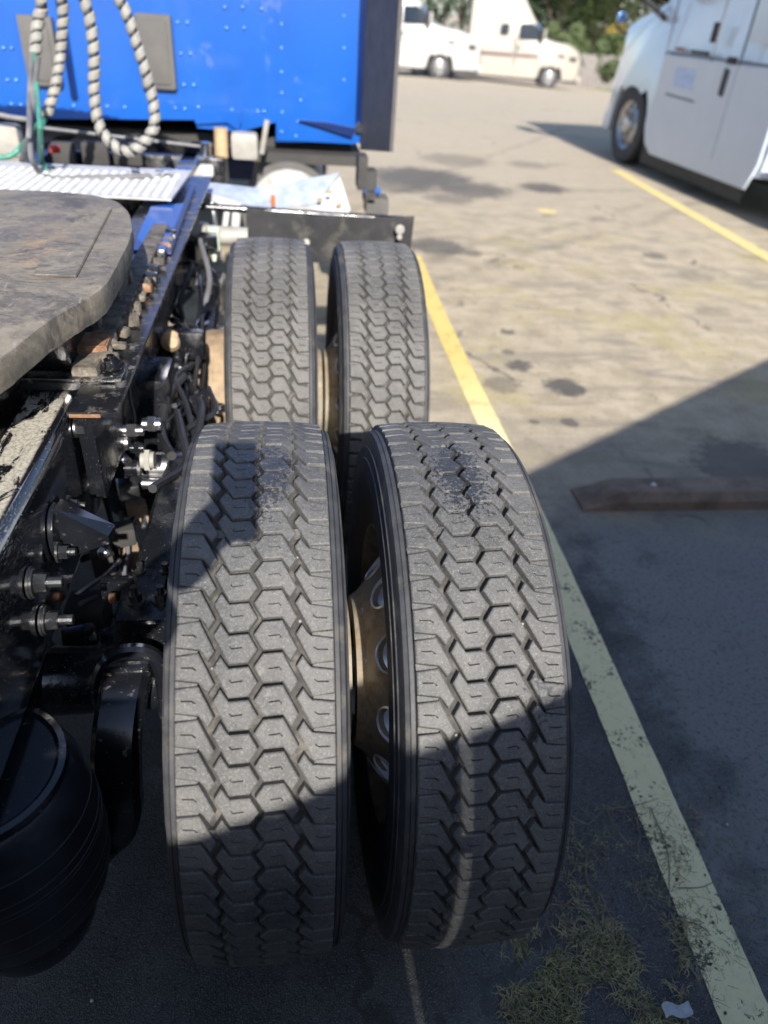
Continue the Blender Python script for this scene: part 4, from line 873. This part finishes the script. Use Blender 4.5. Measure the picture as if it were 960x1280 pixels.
for pts in (((700, 1010), (735, 1030), (760, 1012), (800, 1018)), ((748, 1012), (770, 1010), (800, 1005), (822, 998)), ((735, 1065), (733, 1100), (752, 1120), (765, 1150), (785, 1170), (788, 1190)), ((690, 1130), (720, 1135), (755, 1142)), ((700, 1200), (735, 1192), (750, 1180)), ((815, 1010), (832, 1060), (836, 1110), (835, 1160)), ((850, 1190), (872, 1220), (880, 1240)), ((760, 1020), (790, 1060), (800, 1050)), ((905, 1110), (930, 1118), (965, 1125)), ((912, 1140), (960, 1148)), ((845, 1110), (880, 1108), (910, 1090)), ((722, 1005), (745, 1028), (752, 1035)), ((795, 1020), (800, 1045), (797, 1055)), ((840, 1150), (870, 1155), (890, 1170)), ((690, 1170), (684, 1150), (690, 1120))):
    g.tube([P(a_+rn.uniform(-2, 2), b_, z=.006+rn.uniform(0, .008)) for a_, b_ in pts], lambda t: .0016*(1-.6*t), 6, 4)
tag(g.obj('dry_twigs', 'twig'), None, None, None, 'stuff')
g = G(); rn = random.Random(31)
for i in range(60):
    p = P(rn.gauss(805, 60), rn.gauss(1140, 60), z=.003); 
    if p.x < .5: continue
    a = rn.uniform(0, 6.3); r_ = rn.uniform(.003, .008); g.quad(*[p+Vector((math.cos(a+k*1.57)*r_*(1 if k % 2 else .55), math.sin(a+k*1.57)*r_*(1 if k % 2 else .55), .003+rn.uniform(0, .004))) for k in range(4)])
tag(g.obj('leaf_litter', plain('dead_leaf', (.07, .055, .05), .8, 0, .4, 60)), None, None, None, 'stuff')
# ------------------------------------------------------------------ other trucks
def wheel(parent, x, y, z, r, sg, n=40):
    g = G(); g.lathe((x, y, z), (sg, 0, 0), [(-.26, r*.55), (-.27, r*.95), (-.24, r), (-.03, r), (0, r*.95), (.005, r*.8), (-.005, r*.62)], n); ty = g.obj('tyre', 'tyre_bg', parent)
    g = G(); g.lathe((x, y, z), (sg, 0, 0), [(-.005, r*.63), (-.012, r*.6), (-.06, r*.52), (-.055, r*.44), (-.02, r*.36), (-.02, r*.24), (.03, r*.2), (.04, 0)], n); rm = g.obj('rim', 'steel', parent)
    g = G(); g.cyl((-.02, 0, 0), (.02, 0, 0), .02, n=6); solo('n', g, 'steel', [(x, y+r*.30*math.sin(2*math.pi*i/10), z+r*.30*math.cos(2*math.pi*i/10)) for i in range(10)], rm, 'lug_nut')
    g = G(); g.cyl((-.003, 0, 0), (.003, 0, 0), .028, n=10); solo('n', g, 'tyre_bg', [(x-sg*.053, y+r*.48*math.sin(2*math.pi*(i+.5)/10), z+r*.48*math.cos(2*math.pi*(i+.5)/10)) for i in range(10)], rm, 'hand_hole')
def bigrig(name, loc, rz, label, mat, roofz=3.9, sleeper=2.3, sloped=True, side=-1, pale=False, hoodlen=1.5, hu=0., inn=.16):
    # local frame: +Y forward, front wheel centre at y=0, near side at x=0, body extends to x=W*(-side)
    t = root(name, loc, rz, label, 'truck'); Wd = 2.4*(-side); sg = side
    def X(v): return v*(-side)
    r = .5
    # side profile with front wheel arch, then loft across the width with tapering hood
    yb = -2.1-sleeper                    # back of the sleeper
    prof = [(yb, .42), (yb, roofz-.35), (yb+.25, roofz), (yb+1.4, roofz), (-1.25-.6, roofz-.22), (-1.15, 2.95), (-.35, 2.05+hu*.4), (.1, 1.92+hu*.6), (.75, 1.78+hu), (hoodlen-.22, 1.52+hu), (hoodlen, 1.15+hu), (hoodlen, .55), (hoodlen-.15, .36), (.68, .36)]
    arch = [(.62*math.cos(a), r+.03+.62*math.sin(a)) for a in [math.pi*k/12*.98+.02 for k in range(13)]]
    prof = prof+[(y, max(.36, z)) for y, z in arch]+[(-.70, .40), (-1.3, .40)]
    def inset(y): # hood narrows to the nose, back corners rounded
        k = max(0., y+.45); return inn*(k/(hoodlen+.45))**3.0 if k > 0 else 0
    g = G(); secs = []
    ws = [(0.02, 0.03), (.0, .0), (.0, .0)]
    for f_, e in ((0., .16), (.012, .10), (.04, .05), (.09, .015), (.16, .0), (.84, .0), (.91, .015), (.96, .05), (.988, .10), (1., .16)):
        sec = []
        for (y, z) in prof:
            i_ = inset(y) if z < 2.6 else max(0, (z-2.2)*.10); i_ += max(0, z-1.45)*.05+max(0, .9-z)*.05*(1 if y < -.7 else 0); x = X(i_+(abs(Wd)-2*i_)*f_); zz = z-(e if z > 1 else 0); yy = y+(e*.5 if y < -1.5 and z > 1 else 0)-(e*.9 if y > hoodlen-.3 else 0)
            sec.append((x, yy, zz))
        secs.append(sec)
    g.loft(secs); g.obj('body', mat, t, ang=30)
    g = G(); g.box((X(1.2), -2.0-sleeper/2+.3, .5), (1.9, sleeper+2.4, .35)); g.obj('chassis', 'greydark', t)
    for x in (0.03, abs(Wd)-.03): wheel(t, X(x), 0, r, r, sg if x < 1 else -sg)
    for yy in (yb-1.0, yb-2.3):
        for x in (0.03, abs(Wd)-.03): wheel(t, X(x), yy, r, r, sg if x < 1 else -sg, 24)
    g = G(); g.box((X(1.2), yb-1.3, .85), (.86, 3.6, .25)); g.obj('rear_frame', 'greydark', t)
    def pl(name_, pts, m_, th=.012, off=.006, x_in=0):
        gg = G(); gg.prism([(X(x_in-off), y, z) for y, z in pts], (X(off+th), 0, 0), .004); return gg.obj(name_, m_, t)
    pl('window', [(-1.80, 2.06), (-1.80, 2.68), (-1.2, 2.70), (-.80, 2.34), (-.74, 2.06)], 'glass', .02, .012)
    pl('lower_fairing', [(-1.9-sleeper*.95, .44), (-1.9-sleeper*.95, .30), (-.78, .30), (-.78, .44)], 'greydark', .03, -.02) if pale else None
    pl('quarter_window', [(-2.75, 2.2), (-2.75, 2.62), (-2.35, 2.62), (-2.35, 2.2)], 'glass')
    if pale:
        pl('windshield_side', [(-.68, 2.10), (-.72, 2.34), (-1.10, 2.72), (-.98, 2.74), (-.50, 2.30), (-.42, 2.12)], plain('blue_glass', (.06, .12, .22), .1), .02, .012)
        pl('lamp_trim', [(hoodlen-.62, 1.10+hu), (hoodlen-.62, 1.24+hu), (hoodlen-.30, 1.22+hu), (hoodlen-.30, 1.08+hu)], 'greydark', .10, .02, .12)
        pl('hood_vent', [(.25, 1.45), (.25, 1.52), (.62, 1.50), (.62, 1.43)], 'seam', .06, .01, .02)
        pl('mirror_shell', [(-.78, 2.05), (-.78, 2.55), (-.62, 2.55), (-.62, 2.05)], 'greydark', .05, .25)
        pl('bumper_gap_shade', [(.70, .30), (.70, .42), (hoodlen-.1, .42), (hoodlen-.1, .30)], 'greydark', .05, -.04)  # dark strip standing in for the shade under the bumper
        pl('grab_rail', [(-1.98, .95), (-1.98, 2.2), (-1.94, 2.2), (-1.94, .95)], 'steel', .02, .04)
    gg = G(); gg.prism([(X(.30), -.52, 2.26), (X(2.1), -.52, 2.26), (X(2.02), -1.06, 2.87), (X(.38), -1.06, 2.87)], (0, .03, .025)); gg.obj('windshield', 'glass', t)
    for y in (-1.85, -.72): pl('door_seam', [(y-.008, .62), (y-.008, 2.0), (y+.008, 2.0), (y+.008, .62)], 'seam')
    pl('door_seam', [(-2.0-sleeper*.98, 1.42), (-2.0-sleeper*.98, 1.445), (-.72, 1.445), (-.72, 1.42)], 'seam')
    pl('door_handle', [(-1.80, 1.58), (-1.80, 1.78), (-1.74, 1.78), (-1.74, 1.58)], 'greydark', .02, .03)
    gg = G(); gg.prism([(X(.62), hoodlen-.02, 1.30), (X(1.78), hoodlen-.02, 1.30), (X(1.78), hoodlen-.02, .62), (X(.62), hoodlen-.02, .62)], (0, .07, 0), .01); gg.obj('grille', 'greydark', t)
    for x in (.42, 1.98): gg = G(); gg.box((X(x), hoodlen-.30, 1.10+hu), (.18, .3, .14), bev=.04); gg.obj('headlight', 'chrome', t)
    gg = G(); gg.box((X(1.2), hoodlen-.02, .45), (2.0, .22, .30), bev=.06); gg.obj('bumper', mat, t)
    for x in (-.22, 2.62):
        xi = .05 if x < 0 else 2.35
        gg = G(); gg.tube([(X(xi), -.75, 2.5), (X(x), -.62, 2.52), (X(x), -.62, 2.1), (X(xi), -.72, 2.08)], .022, 8, 4); a_ = gg.obj('mirror_arm', 'greydark', t)
        gg = G(); gg.box((X(x), -.60, 2.3), (.2, .1, .42), bev=.03); gg.obj('mirror', mat if pale else 'greydark', t)
    return t, pl, X
# neighbour on the right: facing away, its left side in shade
nl = P(770, 203, z=0); hd = rad(2.6)
nt_, pl, X_ = bigrig('parked_truck', (nl.x, nl.y, 0), hd, 'white semi truck parked on the right beyond the second yellow line', 'white_truck', roofz=4.0, sleeper=1.3, hoodlen=1.15)
pl('side_skirt', [(-3.2, .13), (-3.2, .36), (-.66, .36), (-.66, .13)], 'greydark', .05, -.02)
pl('door_seam', [(-2.47, .45), (-2.47, 2.6), (-2.455, 2.6), (-2.455, .45)], 'seam', .004, .020)
pl('fairing_panel', [(-3.25, .28), (-3.36, .55), (-3.36, 1.40), (-.74, 1.40), (-.74, .38), (-.95, .27)], 'white_truck', .02, .018)
pl('marker_strip', [(-1.15, 1.46), (-1.15, 1.50), (-.95, 1.50), (-.95, 1.46)], plain('dark_red_lens', (.16, .02, .015), .3), .012, .012)
pl('seam_strip', [(-1.75, 1.45), (-1.75, 1.49), (-1.35, 1.49), (-1.35, 1.45)], 'greydark', .012, .012)
pl('grab_handle', [(-2.32, 1.08), (-2.32, 1.34), (-2.24, 1.36), (-2.24, 1.1)], 'greydark', .03, .04)
pl('latch', [(-2.36, 1.40), (-2.36, 1.47), (-2.22, 1.47), (-2.22, 1.40)], 'greydark', .02, .03)
pl('door_lettering', [(-1.62, 1.08), (-1.62, 1.30), (-1.12, 1.30), (-1.12, 1.08)], plain('pale_blue_print', (.42, .52, .74), .3), .002, .020)
pl('door_trim', [(-1.75, .96), (-1.75, .985), (-1.0, 1.0), (-1.0, .975)], 'seam', .004, .022)
pl('locker_door', [(-3.2, 1.62), (-3.2, 2.35), (-2.5, 2.35), (-2.5, 1.62)], 'white_truck', .012, .014)
def npart(g, name, mat):
    o = g.obj(name, mat, None); o.data.transform(nt_.matrix_basis.inverted()); o.parent = nt_; return o
bpy.context.view_layer.update()
g = G(); g.tube([P(832, 24, x=4.98), P(824, 16, x=4.90), P(800, -6, x=4.80)], .035, 8); npart(g, 'mirror_arm', 'greydark')
g = G(); g.tube([P(800, 52, x=5.15), P(785, 44, x=5.1), P(770, 34, x=5.1)], .022, 8); npart(g, 'mirror_arm', 'greydark')
g = G(); g.box(P(777, 22, x=5.12), (.13, .08, .14), bev=.035); npart(g, 'hood_mirror', plain('mirror_glass', (.25, .4, .7), .1, .8))
# two trucks far down the lot, facing right
def far_truck(px, py, dist_y, rz, **kw):
    d = P(px, py, y=dist_y); return d
w1 = P(548, 99, y=37.); w2 = P(684, 111, y=40.5)
b1, pl1, _ = bigrig('parked_truck', (w1.x, w1.y, w1.z), rad(-93), 'white semi truck far down the lot, nose behind the cream one', 'offwhite_truck', side=1, roofz=3.9, sleeper=2.4, hoodlen=1.9, pale=True, hu=.18, inn=.3)
b2, pl2, _ = bigrig('parked_truck', (w2.x, w2.y, w2.z), rad(-98), 'cream tall-roofed semi truck far down the lot, right of the white one', 'cream_truck', side=1, roofz=4.1, sleeper=2.2, hoodlen=1.55, pale=True, hu=.2, inn=.3)
pl2('side_stripe', [(-5.2, 1.30), (-5.2, 1.36), (-.75, 1.36), (-.75, 1.30)], plain('maroon_stripe', (.16, .05, .05), .5), .004, .02)
for o in (b1, b2): pass
# ------------------------------------------------------------------ far backdrop: fence, verge, trees
zf = -1.76
g = G(); g.box((20, 47, zf+.02), (70, 3.4, .12)); o = g.obj('grass_verge', 'lawn'); o['kind'] = 'structure'
fr = root('board_fence', (12, 50, zf), 0, 'grey board fence along the grass at the far end of the lot', 'fence')
bm_ = G(); bm_.box((0, 0, .9), (.29, .04, 1.8), bev=.005); b0 = bm_.obj('board', 'fence_grey', fr); b0.location = (-13, 0, 0)
for i in range(1, 110):
    c_ = b0.copy(); COL.objects.link(c_); c_.location = (-13+i*.3, random.uniform(-.01, .01), random.uniform(-.03, .03)); c_.parent = fr
g = G(); g.box((3, .06, 1.4), (33, .05, .1)); g.obj('rail', 'fence_grey', fr)
def leaf_mesh(seed, n, rx, ry, rz, zc, sz):
    rn = random.Random(seed); vs, fs = [], []
    cl = [(rn.uniform(-.8, .8)*rx, rn.uniform(-.8, .8)*ry, zc+rn.uniform(-.85, .85)*rz, rn.uniform(.25, .5)) for _ in range(26)]
    for i in range(n):
        c_ = cl[i % 26]; d = Vector((rn.gauss(0, 1), rn.gauss(0, 1), rn.gauss(0, 1))).normalized()*rn.uniform(.5, 1.)**.5; p = Vector((c_[0]+d.x*rx*c_[3], c_[1]+d.y*ry*c_[3], c_[2]+d.z*rz*c_[3]*.8))
        u_ = Vector((rn.gauss(0, 1), rn.gauss(0, 1), rn.gauss(0, 1))).normalized(); w_ = u_.orthogonal().normalized(); s = sz*rn.uniform(.6, 1.3); k = len(vs)
        vs += [p-u_*s, p+w_*s*.5, p+u_*s, p-w_*s*.5]; fs.append((k, k+1, k+2, k+3))
    me = bpy.data.meshes.new('crown'); me.from_pydata(vs, [], fs); return me
TP = {}
for kind, mt, sd_, dims in (('dark', 'leaf_dark', 1, (3.2, 3., 4.4, 5.0)), ('mid', 'leaf_mid', 2, (3., 3., 3.6, 4.2)), ('yellow', 'leaf_yellow', 3, (2.4, 2.2, 2.6, 3.2))):
    me = leaf_mesh(sd_, 9000, *dims, .13); me.materials.append(MT[mt]); TP[kind] = me
tg = bmesh.new(); gg = G(); gg.tube([(0, 0, 0), (.1, 0, 2), (0, .1, 4.5), (.2, 0, 7)], lambda t: .22*(1-.8*t), 8, 4)
for a in range(6): gg.tube([(0, 0, 1.6+a*.5), (math.cos(a*1.1)*1.2, math.sin(a*1.1)*1.2, 3+a*.6), (math.cos(a*1.1)*2.2, math.sin(a*1.1)*2.2, 4+a*.7)], lambda t: .09*(1-.8*t), 6, 3)
tr0 = gg.obj('trunk', 'bark'); trunk_me = tr0.data; bpy.data.objects.remove(tr0)
def tx(px, y): return P(px, 20, y=y).x
TL = [(tx(577, 56), 56, 'dark', 1.1, 'dark tree behind the gap between the two far trucks'), (tx(655, 57), 57, 'dark', 1.25, 'dark evergreen behind the nose of the cream truck'), (tx(700, 55), 55, 'dark', 1.1, 'dark tree just right of the cream truck'),
      (tx(742, 54), 54, 'mid', .9, 'olive tree between the dark ones and the yellow tree'), (tx(792, 53), 53, 'yellow', .6, 'yellow autumn tree behind the mirrors of the white truck on the right'), (tx(500, 57), 57, 'dark', 1.1, 'dark tree hidden mostly by the far white truck'), (tx(840, 56), 56, 'dark', 1.1, 'dark tree behind the cab of the white truck on the right'), (tx(680, 62), 62, 'mid', 1.3, 'green tree standing behind the two dark ones'), (tx(610, 60), 60, 'dark', 1.3, 'dark tree standing behind the roof of the cream truck'), (tx(770, 60), 60, 'dark', 1.2, 'dark tree standing behind the yellow one')]
for i, (x, y, k, s, lb) in enumerate(TL):
    t = root('tree', (x, y, zf), i*1.3, lb, 'tree', 'trees beyond the far fence'); t.scale = (s, s, s)
    for nm, me in (('trunk', trunk_me), ('crown', TP[k])): o = bpy.data.objects.new(nm, me); COL.objects.link(o); o.parent = t
bme = leaf_mesh(8, 5000, 1.5, 1.0, .8, .8, .09); bme.materials.append(MT['leaf_mid']); bme2 = bme.copy(); bme2.materials.clear(); bme2.materials.append(MT['leaf_mid'])
for i, (x, y, m_, lb) in enumerate(((tx(735, 51.5), 51.5, bme, 'green bush behind the grey fence right of the cream truck'), (tx(775, 51.3), 51.3, bme2, 'green bush behind the grey fence in front of the yellow tree'), (tx(700, 51.6), 51.6, bme, 'green bush behind the grey fence near the cream truck nose'))):
    t = root('bush', (x, y, zf), i, lb, 'bush'); t.scale = (1.2, 1.2, 1.6+.2*i); gg = G(); gg.tube([(0, 0, 0), (.1, 0, .5), (0, .1, 1.1)], .04, 6, 3); gg.obj('stem', 'bark', t); o = bpy.data.objects.new('foliage', m_); COL.objects.link(o); o.parent = t
# ------------------------------------------------------------------ what stands behind the photographer and throws the shade
FH = 2.0; fa = math.atan2(.68, 1)
bx0 = Vector((-.35, .92-1.8*FH+.68*(-.12*FH)*-1*0-.0, 0))
# top edge line: y - .68 x + 1.8 z = .92  at z = FH
def fy_(x): return .92-1.8*FH+.68*x
fn = root('board_fence', (0, fy_(0), 0), fa, 'tall grey board fence behind the photographer, at a slant to the truck', 'fence')
bd = G(); bd.box((0, 0, FH/2), (.148, .02, FH), bev=.002); b0 = bd.obj('board', 'fence_grey', fn); b0.location = (-1.2, 0, 0)
for i in range(1, 60):
    c_ = b0.copy(); COL.objects.link(c_); c_.parent = fn; c_.location = (-1.2+i*.1485, 0, 0)
    c_.location.x += (.013 if i >= 12 else 0)+(.007 if i >= 11 else 0)+(.009 if i >= 10 else 0)
for i in range(-1, 8):
    g = G(); g.box((i*1.2, -.06, .95), (.09, .09, 1.9)); g.obj('post', 'fence_grey', fn)
# the photographer
ph = root('person', (-.62, -1.45, 0), 0, 'person in a dark jacket holding a phone out over the rear tyres', 'person')
HAND_K = 1.25
def skin(name, joints, edges, mat, parent, sub=2):
    me = bpy.data.meshes.new(name); me.from_pydata([j[:3] for j in joints], edges, []); o = bpy.data.objects.new(name, me); COL.objects.link(o); o.parent = parent
    o.modifiers.new('skin', 'SKIN'); m_ = o.modifiers.new('sub', 'SUBSURF'); m_.levels = sub; m_.render_levels = sub
    for i, j in enumerate(joints): me.skin_vertices[0].data[i].radius = (j[3], j[4] if len(j) > 4 else j[3])
    me.skin_vertices[0].data[0].use_root = True; me.materials.append(MT[mat]); return o
MT['jacket'] = plain('dark_jacket', (.03, .035, .05), .85, 0, .2, 20, .2); MT['jeans'] = plain('jeans', (.05, .07, .12), .9, 0, .2, 40, .2); MT['skin'] = plain('skin', (.48, .30, .21), .55, 0, .06, 20); MT['hair'] = plain('dark_hair', (.03, .022, .016), .7)
HX, HY_, HZ = .60, .36, 1.62     # right hand, local
body = [(0, 0, .95, .15, .11), (0, 0, 1.12, .14, .10), (0, .02, 1.32, .17, .11), (0, .01, 1.46, .09, .08), (0, .02, 1.54, .052, .052), (.19, .02, 1.43, .06), (.36, .20, 1.34, .066), (.565, .312, 1.50, .046), (-.19, .02, 1.43, .06), (-.24, -.02, 1.15, .045), (-.22, .10, .93, .033), (.09, 0, .88, .085), (.10, .02, .5, .06), (.10, 0, .1, .045), (-.09, 0, .88, .085), (-.10, .02, .5, .06), (-.10, 0, .1, .045)]
skin('body', body, [(0, 1), (1, 2), (2, 3), (3, 4), (2, 5), (5, 6), (6, 7), (2, 8), (8, 9), (9, 10), (0, 11), (11, 12), (12, 13), (0, 14), (14, 15), (15, 16)], 'jacket', ph)
g = G(); m = bmesh.ops.create_uvsphere(g.b, u_segments=24, v_segments=16, radius=.1)
for v in g.b.verts:
    v.co.x *= .78; v.co.z *= 1.2
    if v.co.y > .07 and abs(v.co.x) < .016 and abs(v.co.z+.01) < .03: v.co.y += .022
    if v.co.z < -.05: v.co.x *= .85; v.co.y += .008
bmesh.ops.translate(g.b, vec=(0, .04, 1.66), verts=g.b.verts[:]); head = g.obj('head', 'skin', ph)
for sx in (-1, 1):
    g = G(); m = bmesh.ops.create_uvsphere(g.b, u_segments=10, v_segments=8, radius=.011); bmesh.ops.translate(g.b, vec=(sx*.03, .128, 1.665), verts=g.b.verts[:]); g.obj('eye', 'whitem', head)
    g = G(); m = bmesh.ops.create_uvsphere(g.b, u_segments=10, v_segments=8, radius=.02); bmesh.ops.scale(g.b, vec=(.35, .8, 1.3), verts=g.b.verts[:]); bmesh.ops.translate(g.b, vec=(sx*.078, .04, 1.655), verts=g.b.verts[:]); g.obj('ear', 'skin', head)
g = G(); m = bmesh.ops.create_uvsphere(g.b, u_segments=24, v_segments=16, radius=.105); bmesh.ops.delete(g.b, geom=[v for v in g.b.verts if v.co.z < .02 and v.co.y > -.02 or v.co.z < -.06], context='VERTS')
for v in g.b.verts: v.co.x *= .8; v.co.z *= 1.22
bmesh.ops.translate(g.b, vec=(0, .03, 1.665), verts=g.b.verts[:]); g.obj('hair', 'hair', head)
for sx in (-.1, .1): g = G(); g.loft([[(sx-.045, -.09, 0), (sx+.045, -.09, 0), (sx+.04, -.08, .09), (sx-.04, -.08, .09)], [(sx-.045, .05, 0), (sx+.045, .05, 0), (sx+.04, .05, .09), (sx-.04, .05, .09)], [(sx-.04, .17, 0), (sx+.04, .17, 0), (sx+.03, .16, .04), (sx-.03, .16, .04)]]); g.obj('shoe', 'greydark', ph)
# hand: palm + five fingers round the phone's left edge
hx, hy, hz = .575, .305, 1.555
hj = [(hx-.02, hy-.01, hz-.02, .026, .02), (hx+.03, hy+.02, hz+.03, .032, .016), (hx+.045, hy+.03, hz+.06, .03, .014)]
he = [(0, 1), (1, 2)]
for k, (dz, ln) in enumerate(((.075, .9), (.055, 1.), (.032, .95), (.01, .75))):
    b_ = len(hj); hj += [(hx+.055, hy+.035, hz+dz, .010), (hx+.085*1., hy+.05, hz+dz+.004, .009), (hx+.085+.022*ln, hy+.035, hz+dz+.002, .0075)]; he += [(2 if dz > .04 else 1, b_), (b_, b_+1), (b_+1, b_+2)]
hj[0] = (hx-.02, hy-.01, hz-.035, .036, .03); hj[1] = (hx+.025, hy+.02, hz+.02, .042, .024)
b_ = len(hj); hj += [(hx+.04, hy-.012, hz+.02, .012), (hx+.07, hy-.015, hz+.045, .010), (hx+.092, hy-.005, hz+.06, .008)]; he += [(1, b_), (b_, b_+1), (b_+1, b_+2)]
skin('hand', hj, he, 'skin', ph)
pc = CAM-FW*.018-UP*.055-RI*.012
g = G(); g.box((0, 0, 0), (.074, .152, .009), bev=.004); phn = g.obj('phone', 'gloss', None); tag(phn, 'black phone held out over the rear tyres by the photographer', 'phone')
mm = Matrix((RI, UP, -FW)).transposed().to_4x4(); mm.translation = pc; phn.matrix_world = mm
